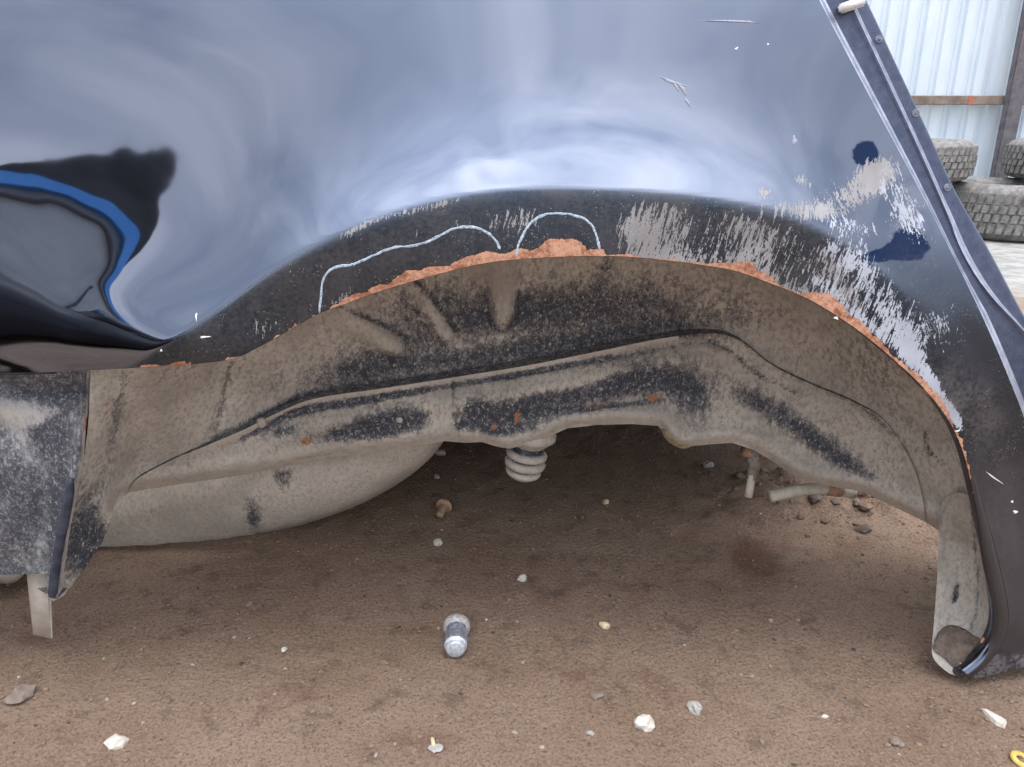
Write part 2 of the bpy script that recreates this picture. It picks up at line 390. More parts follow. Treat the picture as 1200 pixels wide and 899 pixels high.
dl, sl, fl = pdist(Q, lipS)
dc, sc, fc = pdist(Q, smooth(CREASE, 8)); below = np.where(sc < 0, 1.0, 0.0)   # pixel y runs down: flip
sc = -sc; below = (sc < 0).astype(float)
soft_below = 1 - sstep(dc * sc, -3, 5)
rightness = sstep(Q[:, 0], 930, 1090) * sstep(Q[:, 1], 250, 330)
dull = np.clip(np.maximum(soft_below * 0.9, rightness * 0.75), 0, 1) * (1 - 0.6 * sstep(Q[:, 1], 480, 620))  # roughened paint, plus the dark mirrored ground put into the base colour
nearlip = np.exp(-dl / 18)
# light putty scratched through the paint along the right half of the arch
band = sstep(Q[:, 0], 690, 760) * (1 - sstep(Q[:, 0], 1000, 1060)) * (1 - sstep(dl, 55, 85))
white_ = np.zeros(len(Q))
chip = band * (0.43 + 0.22 * np.exp(-dl / 16) + 0.10 * np.sin(Q[:, 0] / 17.0))
chip += blobs(Q, [(310,385,34,16,-25,0.40),(395,352,30,9,-30,0.45),(610,262,40,28,0,0.26),(735,272,25,25,0,0.35),(940,212,14,9,20,0.55),(895,224,14,7,0,0.5),
                  (1000,228,60,24,-25,0.58),(1030,200,30,24,0,0.52),(930,245,60,14,10,0.45),(560,262,140,26,-4,0.24),(450,300,60,20,-20,.22),(500,243,70,5,-14,0.5),(415,270,35,5,-24,0.5),(440,352,60,8,-22,0.32),(240,395,30,14,0,0.18)])
chip2 = 0.90 * blobs(Q, [(1050,222,24,52,-38,0.47),(1070,265,22,48,-38,0.43),(990,262,55,18,12,0.48),(1015,322,60,34,40,0.46),(1045,375,50,14,45,0.42),(1085,385,50,28,25,0.44),(985,300,50,16,30,.3),
                  (1072,425,40,14,48,0.75),(1105,470,34,8,60,0.85),(955,330,40,13,30,0.45),(1010,375,55,9,40,0.6),(1122,492,18,5,65,0.8),(1115,365,26,24,20,0.3)])
rust = np.zeros(len(Q))
def rustseg(x0, x1, wid, amp=1.0):
    e_ = 16 if x1 - x0 < 120 else 34; m = sstep(Q[:, 0], x0 - 4, x0 + e_) * (1 - sstep(Q[:, 0], x1 - e_ * .5, x1 + 6)); ph = np.clip((Q[:, 0] - x0 + 8) / (x1 - x0 + 16), 0, 1)
    wv = wid * np.maximum(np.sin(math.pi * ph), 0) ** .45 * (.80 + .20 * np.sin(Q[:, 0] / 13.0 + x0) + .12 * np.sin(Q[:, 0] / 5.3)) + .01
    return amp * (1 - sstep(dl, wv * 0.5, wv * 1.05)) * (ph > 0) * (ph < 1)
RW = 15
rust = np.maximum(rust, rustseg(398, 640, 17)); rust = np.maximum(rust, rustseg(598, 702, 29) ); rust = np.maximum(rust, rustseg(845, 905, 18))
rust = np.maximum(rust, rustseg(945, 1035, 20)); rust = np.maximum(rust, rustseg(1030, 1140, 8) * (Q[:, 1] < 560)); rust = np.maximum(rust, rustseg(172, 214, 8))
rust = np.maximum(rust, rustseg(640, 1140, 3.5, 0.7) * (Q[:, 1] < 560)); rust = np.maximum(rust, rustseg(270, 420, 5, 0.55))
painted_reflection = blobs(Q, [(1014,180,17,17,0,1.25)])  # dark spots mirrored in the skin, put into the paint colour
painted_reflection += blobs(Q, [(1032,299,30,9,-10,1.0),(1066,286,26,22,20,1.1)])
dirt = np.clip(0.22 * soft_below * (Q[:, 0] < 1010) + blobs(Q, [(1120,470,80,40,40,0.5),(1090,330,60,30,40,0.15),(1150,650,60,120,0,0.18)]) + 1.0 * (Q[:, 1] > 766) * (Q[:, 0] > 1140), 0, 1)
V = [tuple(p) for p in P3]; FF = list(Fc)
att = dict(chip=chip, chip2=chip2, rust=rust, dirt=dirt, dull=dull, painted_reflection=painted_reflection, alt=blobs(Q, [(1070,245,60,70,0,1.2),(1000,240,60,30,0,.8),(1100,400,30,60,0,.8)]))
def add_skirt(V, FF, att, line, offs, vals, F3):
    b = F3(line); base = len(V); n = len(line)
    for o in offs:
        for p in b: V.append((p[0] + o[0], p[1] + o[1], p[2] + o[2]))
    for r in range(len(offs) - 1):
        for i in range(n - 1):
            a0 = base + r*n + i; FF.append((a0, a0+1, a0+n+1, a0+n))
    for k in att: att[k] = np.concatenate([att[k], np.full(n * len(offs), vals.get(k, 0.0))])
add_skirt(V, FF, att, lipS, [(0,0,0),(0,.0012,-.0006),(0,.012,-.0008)], dict(rust=0.3, dull=1.0, dirt=0.5), lambda q: onsurf(q, F_panel))
add_skirt(V, FF, att, linear([(-520,452),(60,436)], 12), [(0,0,0),(0,.004,-.003),(0,.025,-.003)], dict(dull=0.5), lambda q: onsurf(q, F_panel))
add_skirt(V, FF, att, linear([(1122,792),(1145,795),(1200,782),(1268,768)], 6), [(0,0,0),(0,.004,-.002),(0,.03,-.002)], dict(dull=1, dirt=0.6), lambda q: onsurf(q, F_panel))
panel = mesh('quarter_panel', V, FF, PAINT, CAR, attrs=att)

# rolled edge down the tail end of the arch
re_ = smooth([(1131,530),(1141,570),(1150,612),(1158,652),(1166,690),(1171,722),(1166,748),(1150,772),(1128,790)], 4); nr = len(re_)
def vals_att(n, **k): return {a: np.full(n, k.get(a, 0.0)) for a in ('chip', 'chip2', 'rust', 'dirt', 'dull', 'painted_reflection', 'alt')}
def paint_tube(name, pts, rs, seg=10, **kv):
    o = tube(name, pts, 0, PAINT, CAR, seg, rs)
    for a, v in vals_att(len(o.data.vertices), **kv).items(): o.data.attributes.new(a, 'FLOAT', 'POINT').data.foreach_set('value', v.astype(np.float32))
    return o
paint_tube('rolled_edge', [Vector(p) + Vector((.002, .002, 0)) for p in onsurf(re_, F_panel)], [.0015 + .0065 * float(sstep(np.array(i / nr), 0, .55)) for i in range(nr)], 14, dull=.35)
# folded rear edge: two round beads with flat strips between them
def F_rear(P, dy): return onsurf(P, F_panel) + np.array([0, dy, 0])
FLANGE = plain('matte_navy_flange', (0.050, 0.062, 0.105), (0.072, 0.086, 0.135), 150, .33, .35, bump=.0006, bs=420, strength=.5)
EDGE_SHINE = plain('painted_edge_shine', (0.42, 0.45, 0.54), (0.25, 0.29, 0.38), 90, .28, .55, bump=0)  # bright sky glint along the folds, put into a paler colour
rS = smooth(REAR, 10); r3 = onsurf(rS, F_panel)

n_ = 60
def resamp(pts, n, step=4):
    s = smooth(pts, step); d = np.concatenate([[0], np.cumsum(np.linalg.norm(np.diff(s, axis=0), axis=1))])
    t = np.linspace(0, d[-1], n); return np.stack([np.interp(t, d, s[:, 0]), np.interp(t, d, s[:, 1])], 1)
def by_y(pts, ys):
    s = smooth(pts, 4); return np.stack([np.interp(ys, s[:, 1], s[:, 0]), ys], 1)
ys = np.linspace(-300, 740, 90)
ra, rb, rc_ = by_y(REAR, ys), by_y(REAR2, ys), by_y(OUTER, ys)
def strip_between(name, A, B, prof, kn=.24):
    V = []; FF = []; m = len(A); rows = len(prof)
    for r in range(rows):
        t, yy = prof[r]; wd = np.maximum(np.abs(B[:, 0] - A[:, 0]), 1.0) * .88; w0 = np.minimum(kn, 6.5 / wd)      # the folds keep their width where the flange widens
        t = (t / kn * w0 if t <= kn else w0 + (t - kn) / (1 - kn) * (1 - w0))[:, None]; P = A * (1-t) + B * t
        b = onsurf(P, F_panel)
        for p in b:                                       # push back along the line of sight: keeps its place, gains its depth
            d = (p - np.array([0, 0, CAMZ])); k = (p[1] + yy) / p[1]; V.append(np.array([0, 0, CAMZ]) + d * k)
    for r in range(rows - 1):
        for i in range(m - 1): FF.append((r*m+i, r*m+i+1, (r+1)*m+i+1, (r+1)*m+i))
    return V, FF, m
Vc, Fc_, m = strip_between('x', ra, rb, [(0,0),(.03,.0003),(.06,.0009),(.09,.0017),(.12,.0027),(.15,.0034),(.19,.0039),(.24,.0041)])
mesh('edge_fold', Vc, Fc_, EDGE_SHINE, CAR)
Va, Fa, m = strip_between('x', ra, rb, [(.24,.0041),(.28,.0042),(.40,.0042),(.6,.0041),(.78,.0039),(.84,.0034),(.90,.0028),(.95,.0024),(1,.0023)])
Vb, Fb, m = strip_between('x', rb, rc_, [(.20,.0062),(.25,.0064),(.45,.0066),(.7,.0066),(.90,.0067),(.94,.0070),(.97,.0076),(1,.0088)], .20)
def strips(name, V, F, **kv):
    at_ = vals_att(len(V), **kv); 
    yv = np.array([(v[2]) for v in V]); at_['dull'] = np.clip((0.55 - yv) * 4, 0.05, 0.8); at_['dirt'] = np.clip((0.52 - yv) * 1.5, 0.0, 0.4)
    return mesh(name, V, F, FLANGE, CAR)
strips('rear_flange', Va, Fa)
Vc, Fc_, m = strip_between('x', rb, rc_, [(-.03,.0024),(0,.0023),(.03,.0025),(.06,.0031),(.09,.0039),(.12,.0048),(.15,.0056),(.20,.0062)], .20)
mesh('edge_fold', Vc, Fc_, EDGE_SHINE, CAR)
# outer strip turns back into the boot opening
mrow = Vb[-m:]; base = len(Vb)
for o in ((.002, .004, 0), (.0, .03, 0), (-.03, .20, 0)):
    Vb += [np.array(p) + np.array(o) for p in mrow]
for r in range(3):
    for i in range(m - 1):
        a0 = base - m + r*m + i; Fb.append((a0, a0+1, a0+m+1, a0+m))
strips('rear_flange', Vb, Fb)
for (px, py) in ((1030, 46), (1073, 133), (1110, 220)):
    p = onsurf([(px, py)], F_panel)[0]; k = (p[1] + 0.0062) / p[1]; c = np.array([0, 0, CAMZ]) + (p - np.array([0, 0, CAMZ])) * k
    V_, F_ = lathe_data([(0.0001, 0.0012), (0.0015, 0.0010), (0.0020, 0.0003), (0.0026, 0.0008), (0.0032, 0.0006), (0.0036, -0.002)], 16, Matrix.Translation(c) @ Matrix.Rotation(rad(80), 4, 'X'))
    mesh('rivet', V_, F_, plain('rivet_metal', (0.12, 0.13, 0.17), (0.25, 0.27, 0.33), 300, 0.4, 0.6) if px == 1030 else bpy.data.materials['rivet_metal'], CAR)
# pale clip at the top of the seam
bm = bmesh.new(); p = at(998, 6, 0.716)
boxbm(bm, p, (0.021, 0.008, 0.008), Matrix.Rotation(rad(-18), 4, 'Y')); bmesh.ops.bevel(bm, geom=bm.edges[:], offset=0.0015, segments=2, affect='EDGES')
frombm('clip', bm, WHITEP, CAR)

# chalk marks
def on_panel(P, dy=-0.0001): return [Vector(p) + Vector((0, dy, 0)) for p in onsurf(P, F_panel)]
for pts in ([(374,367),(376,348),(380,326),(392,314),(412,310),(436,300),(462,290),(490,287),(508,280),(530,269),(552,266),(570,272),(580,281),(586,292)],
            [(605,300),(609,283),(618,266),(634,253),(655,250),(676,253),(692,262),(699,276),(703,292)]):
    s = smooth(pts, 1.6); t_ = np.gradient(s, axis=0); t_ /= np.linalg.norm(t_, axis=1)[:, None]; nrm = np.stack([-t_[:, 1], t_[:, 0]], 1)
    kk = np.ones(5) / 5; w1 = np.convolve(1.5 + rng.normal(0, .9, len(s)), kk, 'same'); w2 = np.convolve(1.5 + rng.normal(0, .9, len(s)), kk, 'same'); w1, w2 = np.maximum(w1, .25), np.maximum(w2, .25); w1[0] = w2[0] = w1[-1] = w2[-1] = .3
    a_, m_, b_ = on_panel(s + nrm * w1[:, None], -.0001), on_panel(s, -.0005), on_panel(s - nrm * w2[:, None], -.0001); k_ = len(s)
    mesh('chalk_mark', a_ + m_ + b_, [(o+q_, o+q_+1, o+q_+k_+1, o+q_+k_) for o in (0, k_) for q_ in range(k_-1)], CHALK, CAR)
# scratches and small dabs of filler on the skin
def dab(name, px, py, rx, ry, ang, mat):
    V = []; n = 12; c, s = math.cos(rad(ang)), math.sin(rad(ang))
    for ring, k in ((0, 0.0), (1, 0.7), (2, 1.0)):
        for i in range(n):
            a = 2*math.pi*i/n; j = 1 + (0.3 * math.sin(3*a + px) + random.uniform(-.15, .15)) * (ring > 0)
            x, y = rx*k*j*math.cos(a), ry*k*j*math.sin(a); V.append((px + x*c - y*s, py + x*s + y*c))
    P = onsurf(V, F_panel); P[:n, 1] -= 0.0006; P[n:2*n, 1] -= 0.0006; P[2*n:, 1] += 0.0002
    F = [tuple(range(n))] + [(r*n+i, r*n+(i+1) % n, (r+1)*n+(i+1) % n, (r+1)*n+i) for r in (0, 1) for i in range(n)]
    return mesh(name, P, F, mat, CAR)
GREYSC = plain('grey_scuff', (0.22, 0.23, 0.28), (0.30, 0.31, 0.37), 400, 0.6, bump=0)
WHITESC = plain('white_fleck', (0.75, 0.75, 0.75), (0.6, 0.6, 0.62), 400, 0.7, bump=0)
for a in ((860,25,36,1.6,2), (788,96,17,2.2,18), (800,104,3,9,-30), (806,120,2,8,-35), (792,101,8,1.5,60), (931,165,3,6,0)): dab('scuff', *a, GREYSC)
for a in ((863,57,2.6,1.2,-40), (900,52,1.3,1.3,0), (240,395,7,1.2,-5), (230,371,1,5,0), (189,411,1.5,1.5,0), (980,373,3,1.8,20), (1122,505,3,1,-15),(1165,560,13,.9,35),(1190,600,3,2,0),(1186,588,1.5,1.5,0)): dab('paint_fleck', *a, WHITESC)

# wheel housing: one deep pressed sheet with its rail along the bottom
BOT = [(62,705),(75,698),(87,682),(102,662),(119,637),(131,610),(133,594),(151,577),(215,567),(283,557),(340,546),(400,535),(460,527),(500,521),(522,517),(545,519),(565,518),(580,523),(597,526),
       (622,520),(645,511),(665,502),(700,498),(740,497),(771,499),(777,506),(786,517),(800,524),(830,521),(858,519),(882,527),(905,540),(928,556),(950,565),(985,572),(1010,576),(1035,588),(1060,600),(1085,612),(1103,624)]
TOPH = [(1175,690),(1168,640),(1158,590),(1150,540),(1135,490),(1100,440),(1060,395),(1010,352),(960,318),(900,290),(850,278),(760,266),(700,262),(620,265),(540,275),(460,298),(400,325),(340,360),(290,390),(230,410),(150,420),(106,425),(106,437),(103,500),(94,560),(78,640)]
well_ctrl = [(62,705,.712),(87,680,.72),(103,500,.700),(106,430,.697),(94,560,.703),(78,640,.705),(119,620,.745),(131,600,.76),(151,430,.71),(140,500,.735),(200,430,.745),(180,500,.775),(250,450,.82),(260,520,.85),
             (160,570,.80),(215,560,.85),(300,540,.885),(350,400,.87),(350,470,.90),(450,330,.89),(600,270,.90),(600,400,.925),(800,280,.90),(800,400,.925),(950,330,.86),(950,430,.885),(1010,360,.82),
             (1060,400,.765),(1110,440,.745),(1150,540,.725),(1165,600,.73),(1172,680,.73),(1050,500,.81),(1100,520,.765),(1120,600,.75),(500,520,.905),(700,495,.905),(850,510,.895),(950,555,.87),(1050,590,.81),(1095,615,.785),(1140,610,.74),(1140,650,.74)]
wf = tps(well_ctrl)
RAILTOP = smooth([(150,577),(160,562),(200,540),(240,523),(287,503),(325,484),(370,467),(450,455),(540,441),(620,428),(700,412),(780,396),(835,391),(868,400),(905,428),(950,450),(1000,470),(1050,510)], 6)
SEAM = smooth([(800,396),(840,392),(875,402),(905,425),(950,445),(1000,471),(1020,485),(1040,515)], 6)
SEAM2 = smooth([(830,400),(860,415),(890,440),(930,460)], 6)
FLUTES = [([(385,362),(465,408)], 12), ([(478,336),(522,390)], 12), ([(588,305),(590,370)], 15)]
CREASES = [([(240,520),(262,478),(270,440)], 4, .004), ([(531,444),(533,490),(540,520)], 3, .003), ([(500,441),(505,425),(520,420),(535,427),(545,440)], 5, -.004), ([(538,500),(552,490),(600,486),(700,478),(770,470)], 3, .0025), ([(150,575),(170,520),(150,470),(140,432)], 20, .006), ([(1000,600),(1040,560),(1095,545)], 6, 0.0)]
def well_depth(P, rail=False):
    Y = wf(P)
    d, s, fr = pdist(P, RAILTOP); s = -s
    dd = d * s                                              # >0 above the rail
    amp = sstep(fr, 0.02, 0.25) * (1 - sstep(fr, 0.66, 0.90))
    if rail:
        Y = Y - 0.0022 - 0.014 * amp + 0.0035 * np.exp(-((dd + 9) / 4.0) ** 2) * sstep(fr, .1, .2) - 0.002 * np.exp(-((dd + 1) / 3.0) ** 2)
        Y = Y - 0.008 * amp * np.exp(-((dd + 30) / 12.0) ** 2) + 0.006 * amp * sstep(-dd, 50, 66)
    else: Y = Y + 0.002 * sstep(-dd, 0, 12)
    db, _, _ = pdist(P, smooth(BOT[6:], 6)); Y = Y - 0.006 * np.exp(-((db - 12) / 9) ** 2) + 0.012 * np.exp(-(db / 5) ** 2)
    for pts, wd in ([] if rail else FLUTES):
        d, _, fr = pdist(P, np.array(pts, float)); Y = Y - 0.016 * np.exp(-(d / wd) ** 4) * (0.35 + 0.65 * fr)
    for pts, wd, h in CREASES:
        d, _, _ = pdist(P, smooth(pts, 6)); Y = Y + h * np.exp(-(d / wd) ** 2)
    d, _, fr = pdist(P, SEAM2); Y = Y + 0.003 * np.exp(-(d / 3.0) ** 2)
    Y = Y + 0.0035 * np.array([mnoise.noise(Vector((p[0] / 60, p[1] / 45, 2.0))) for p in P]) + 0.0012 * np.array([mnoise.noise(Vector((p[0] / 14, p[1] / 14, 5.0))) for p in P])
    return Y
wellpoly = np.vstack([linear(BOT, 5), smooth(TOPH, 6)])
def f3w(q): return atY(q, well_depth(q))
def f3r(q): return atY(q, well_depth(q, True))
RT = list(smooth([(151,577),(160,562),(200,540),(240,523),(287,503),(325,484),(370,467),(450,455),(540,441),(620,428),(700,412),(780,396),(835,391),(868,400),(905,428),(950,450),(1000,471),(1035,492),(1062,530),(1078,570),(1085,612)], 4))
RBOT = [(1085,612)] + [p for p in BOT[::-1] if 151 <= p[0] < 1085]
railpoly = np.vstack([RT[:-1], linear(RBOT, 4)[:-1]])
def grime_shade(q, rail):
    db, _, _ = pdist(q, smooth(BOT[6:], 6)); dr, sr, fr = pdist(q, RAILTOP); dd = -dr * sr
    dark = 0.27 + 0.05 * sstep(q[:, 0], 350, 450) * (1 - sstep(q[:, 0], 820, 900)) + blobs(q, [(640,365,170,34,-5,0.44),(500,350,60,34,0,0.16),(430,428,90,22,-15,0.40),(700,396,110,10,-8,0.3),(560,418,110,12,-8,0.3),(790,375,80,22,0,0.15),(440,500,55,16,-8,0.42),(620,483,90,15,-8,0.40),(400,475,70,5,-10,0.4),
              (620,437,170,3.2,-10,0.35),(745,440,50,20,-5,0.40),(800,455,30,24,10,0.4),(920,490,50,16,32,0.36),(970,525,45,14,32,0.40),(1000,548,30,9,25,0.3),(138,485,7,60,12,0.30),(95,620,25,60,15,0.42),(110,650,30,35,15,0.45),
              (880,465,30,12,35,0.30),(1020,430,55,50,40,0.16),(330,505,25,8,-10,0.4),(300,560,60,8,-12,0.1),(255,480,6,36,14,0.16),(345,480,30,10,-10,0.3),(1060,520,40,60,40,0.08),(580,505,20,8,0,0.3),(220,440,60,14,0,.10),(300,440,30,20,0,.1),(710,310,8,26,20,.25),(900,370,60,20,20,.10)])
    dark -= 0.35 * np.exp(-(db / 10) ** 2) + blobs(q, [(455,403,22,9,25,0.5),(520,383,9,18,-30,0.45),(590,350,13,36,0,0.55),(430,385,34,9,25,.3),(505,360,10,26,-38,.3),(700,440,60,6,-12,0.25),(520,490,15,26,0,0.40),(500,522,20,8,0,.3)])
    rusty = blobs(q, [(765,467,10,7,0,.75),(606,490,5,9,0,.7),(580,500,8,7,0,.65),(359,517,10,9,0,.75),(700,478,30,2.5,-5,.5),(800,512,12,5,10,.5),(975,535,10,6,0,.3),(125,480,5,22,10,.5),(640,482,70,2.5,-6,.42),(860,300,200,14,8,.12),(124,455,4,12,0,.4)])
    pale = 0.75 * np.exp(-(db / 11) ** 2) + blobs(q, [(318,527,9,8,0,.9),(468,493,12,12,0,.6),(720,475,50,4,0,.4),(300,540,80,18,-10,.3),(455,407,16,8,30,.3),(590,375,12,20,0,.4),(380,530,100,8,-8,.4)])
    dark += 0.34 * np.exp(-(pdist(q, np.array([(487,328),(512,358),(534,388)], float))[0] / 3) ** 2) + 0.32 * np.exp(-(pdist(q, np.array([(392,357),(440,377),(482,398)], float))[0] / 3) ** 2) + 0.2 * np.exp(-(pdist(q, smooth([(570,340),(572,370),(588,388),(606,372),(607,340)], 5))[0] / 3) ** 2)  # dark edge lines that emboss the flutes: shade put into the colour
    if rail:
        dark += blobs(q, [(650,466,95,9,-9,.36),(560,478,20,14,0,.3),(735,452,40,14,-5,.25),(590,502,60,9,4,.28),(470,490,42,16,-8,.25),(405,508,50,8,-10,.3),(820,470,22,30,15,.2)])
        pale += 0.8 * np.exp(-((dd + 1) / 2.6) ** 2) * (fr < .7) * (fr > .12); dark += (0.30 + 0.12 * np.sin(q[:, 0] / 23.0)) * np.exp(-((dd + 8) / 4.0) ** 2) * (fr > .14) * (fr < .62)  # dusty lit edge, and the shadow line under it put into the colour
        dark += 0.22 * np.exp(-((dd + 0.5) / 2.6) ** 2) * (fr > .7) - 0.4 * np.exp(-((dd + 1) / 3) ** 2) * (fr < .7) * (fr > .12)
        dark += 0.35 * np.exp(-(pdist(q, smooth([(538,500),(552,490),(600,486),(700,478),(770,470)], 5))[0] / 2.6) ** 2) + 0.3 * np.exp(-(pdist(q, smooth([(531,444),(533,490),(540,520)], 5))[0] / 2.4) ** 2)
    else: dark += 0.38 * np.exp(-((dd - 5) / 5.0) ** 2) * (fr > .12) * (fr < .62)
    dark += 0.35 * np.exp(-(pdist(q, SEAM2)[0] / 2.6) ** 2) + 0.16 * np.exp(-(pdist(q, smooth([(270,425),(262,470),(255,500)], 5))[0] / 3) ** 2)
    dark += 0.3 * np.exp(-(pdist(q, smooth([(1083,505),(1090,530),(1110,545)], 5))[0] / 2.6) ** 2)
    return dict(dark=dark, rust=rusty, pale=pale)
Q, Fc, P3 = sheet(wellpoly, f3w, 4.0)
V = [tuple(p) for p in P3]; FF = list(Fc); att = grime_shade(Q, False)
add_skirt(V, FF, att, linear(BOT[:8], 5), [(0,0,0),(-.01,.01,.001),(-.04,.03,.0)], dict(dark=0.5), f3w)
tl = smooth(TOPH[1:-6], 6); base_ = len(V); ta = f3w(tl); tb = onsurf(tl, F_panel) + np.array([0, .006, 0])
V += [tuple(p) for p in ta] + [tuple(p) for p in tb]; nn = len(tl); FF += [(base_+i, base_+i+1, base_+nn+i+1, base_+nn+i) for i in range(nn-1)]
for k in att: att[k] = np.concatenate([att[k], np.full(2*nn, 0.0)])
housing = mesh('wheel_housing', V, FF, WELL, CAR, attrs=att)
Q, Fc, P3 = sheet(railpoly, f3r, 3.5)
V = [tuple(p) for p in P3]; FF = list(Fc); att = grime_shade(Q, True)
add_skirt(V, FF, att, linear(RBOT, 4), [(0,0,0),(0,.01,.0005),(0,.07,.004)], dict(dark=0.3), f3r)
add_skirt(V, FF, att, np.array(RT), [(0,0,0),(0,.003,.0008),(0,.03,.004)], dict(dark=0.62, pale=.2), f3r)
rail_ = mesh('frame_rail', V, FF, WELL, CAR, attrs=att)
# white plastic plug on the housing, round grommets
for (px, py, r) in ((318, 527, .0065), (306, 496, .006), (359, 517, .004), (468, 492, .004)):
    p = f3r(np.array([(px, py)], float))[0]
    V_, F_ = lathe_data([(0.0001, .0028), (r*.55, .0026), (r*.62, .0012), (r*.9, .0018), (r, .0008), (r*1.05, -.003)], 18, Matrix.Translation(p) @ Matrix.Rotation(rad(90), 4, 'X'))
    o = mesh('grommet', V_, F_, WELL, CAR, attrs=dict(dark=[0.2]*len(V_), rust=[0.5 if px == 359 else 0.0]*len(V_), pale=[0.8 if px == 318 else 0.0]*len(V_)))

# closing plate at the tail end of the arch
CP = [(1103,592),(1112,580),(1128,578),(1150,590),(1162,640),(1172,690),(1174,720),(1168,748),(1150,778),(1122,792),(1100,779),(1092,764),(1094,735),(1098,680),(1100,630)]
_pp = np.array([(1150,590),(1162,640),(1174,720),(1150,778),(1122,792)], float); _py = onsurf(_pp, F_panel)[:, 1] + .006
cpf = tps([(*_pp[i], _py[i]) for i in range(5)] + [(1103,592,.765),(1112,580,.76),(1092,764,_py[4] + .012),(1096,700,.735),(1100,640,.755),(1130,700,.735),(1130,640,.745),(1112,740,.728)])
cpoly = smooth(CP, 4, True)
def f3c(q):
    Y = cpf(q); d, _, _ = pdist(q, smooth([(1100,620),(1103,600),(1112,584),(1128,580),(1140,584)], 4)); Y = Y - .005 * np.exp(-((d-5)/3)**2)
    d, _, _ = pdist(q, smooth([(1137,590),(1142,640),(1146,700),(1140,735)], 4)); Y = Y + .004 * np.exp(-(d/3)**2)
    d, _, _ = pdist(q, smooth([(1102,636),(1120,634),(1140,638)], 4)); Y = Y + .0018 * np.exp(-(d/2)**2)
    d, _, _ = pdist(q, smooth([(1122,687),(1119,705)], 4)); Y = Y + .006 * np.exp(-(d/2.4)**2)
    return atY(q, Y)
Q, Fc, P3 = sheet(cpoly, f3c, 3.5)
d1 = 0.22 + 0.75 * np.exp(-(pdist(Q, smooth([(1122,687),(1119,705)], 4))[0] / 2.6) ** 2) + 0.35 * np.exp(-(pdist(Q, smooth([(1139,590),(1143,640),(1146,700),(1138,735)], 4))[0] / 3) ** 2) + blobs(Q, [(1128,755,26,20,0,.3)])
V = [tuple(p) for p in P3]; FF = list(Fc); att = dict(dark=d1, rust=blobs(Q, [(1125,785,10,6,0,.5)]), pale=blobs(Q, [(1110,720,14,40,0,.3)]))
add_skirt(V, FF, att, np.array(list(smooth(CP[8:] + CP[:2], 4))), [(0,0,0),(.002,.003,0),(.036,.05,.0)], dict(dark=0.3), f3c)
mesh('closing_plate', V, FF, WELL, CAR, attrs=att)
# mud packed in its foot and the torn paint round it
def lump(name, pts, Y, h, mat, parent, step=4, rough=0.0, att=None, back=None):
    poly = smooth(pts, step, True)
    def f(q):
        d, _, _ = pdist(q, np.vstack([poly, poly[:1]])); m = max(d.max(), 1e-3); r = 1 - np.clip(d / m, 0, 1)
        yy = (Y(q) if callable(Y) else Y) - h * np.sqrt(np.clip(1 - r*r, 0, 1))
        yy = yy + rough * np.array([mnoise.noise(Vector((p[0] / 6, p[1] / 6, 1.0))) for p in q]) * (d > 1)
        return atY(q, yy)
    Q, Fc, P3 = sheet(poly, f, step); n = len(Q)
    d, _, _ = pdist(Q, np.vstack([poly, poly[:1]])); m = max(d.max(), 1e-3); r = 1 - np.clip(d / m, 0, 1)
    yb = (Y(Q) if callable(Y) else np.full(n, Y)) + (back or h) * np.sqrt(np.clip(1 - r*r, 0, 1)) + 1e-4
    B = atY(Q, yb) if False else np.stack([P3[:, 0], yb, P3[:, 2]], 1)
    V = [tuple(p) for p in P3] + [tuple(p) for p in B]; FF = list(Fc) + [tuple(i + n for i in f[::-1]) for f in Fc]
    np_ = len(poly)
    for i in range(np_): j = (i+1) % np_; FF.append((i, j, j+n, i+n))
    A = None
    if att is not None: A = {k: np.concatenate([v(Q), v(Q)]) for k, v in att.items()}
    return mesh(name, V, FF, mat, parent, attrs=A)
lump('packed_mud', [(1100,742),(1112,733),(1128,736),(1140,744),(1152,752),(1146,768),(1134,778),(1120,782),(1106,770),(1094,760)], lambda q: cpf(q) - 0.002, 0.006, DIRTM, CAR, 3, 0.004, back=0.001)

# sill below the door line, scuffed and torn at its end
SL = [(-520,452),(60,436),(106,434),(108,450),(104,480),(101,500),(98,540),(92,570),(84,610),(78,650),(73,690),(66,702),(57,700),(54,685),(56,672),(0,674),(-520,690)]
slf = tps([(-520,452,.700),(0,440,.692),(106,434,.694),(-520,690,.715),(0,674,.702),(56,672,.700),(66,702,.700),(90,560,.690),(0,560,.686),(-300,560,.69)])
def f3s(q):
    Y = slf(q); d, s, _ = pdist(q, smooth([(106,434),(104,480),(98,540),(90,580),(80,640),(72,695)], 5)); Y = Y + 0.010 * np.exp(-(d/3)**2) - 0.006 * np.exp(-((d-9)/5)**2)
    Y = Y + .004 * sstep(q[:, 1], 470, 445)*0 + .0025 * np.array([mnoise.noise(Vector((p[0]/40, p[1]/50, 9.))) for p in q])
    Y = Y + .008 * np.exp(-((q[:, 1] - 455) / 10) ** 2)
    d, _, _ = pdist(q, smooth([(0,500),(30,520),(45,560),(50,660)], 6)); Y = Y + .006 * np.exp(-(d/14)**2)
    return atY(q, Y)
Q, Fc, P3 = sheet(linear(SL, 5, True), f3s, 5.0, ext=(-60, 200, 0, 900))
ed, _, _ = pdist(Q, smooth([(106,434),(104,480),(98,540),(90,580),(80,640),(72,695)], 5))
V = [tuple(p) for p in P3]; FF = list(Fc)
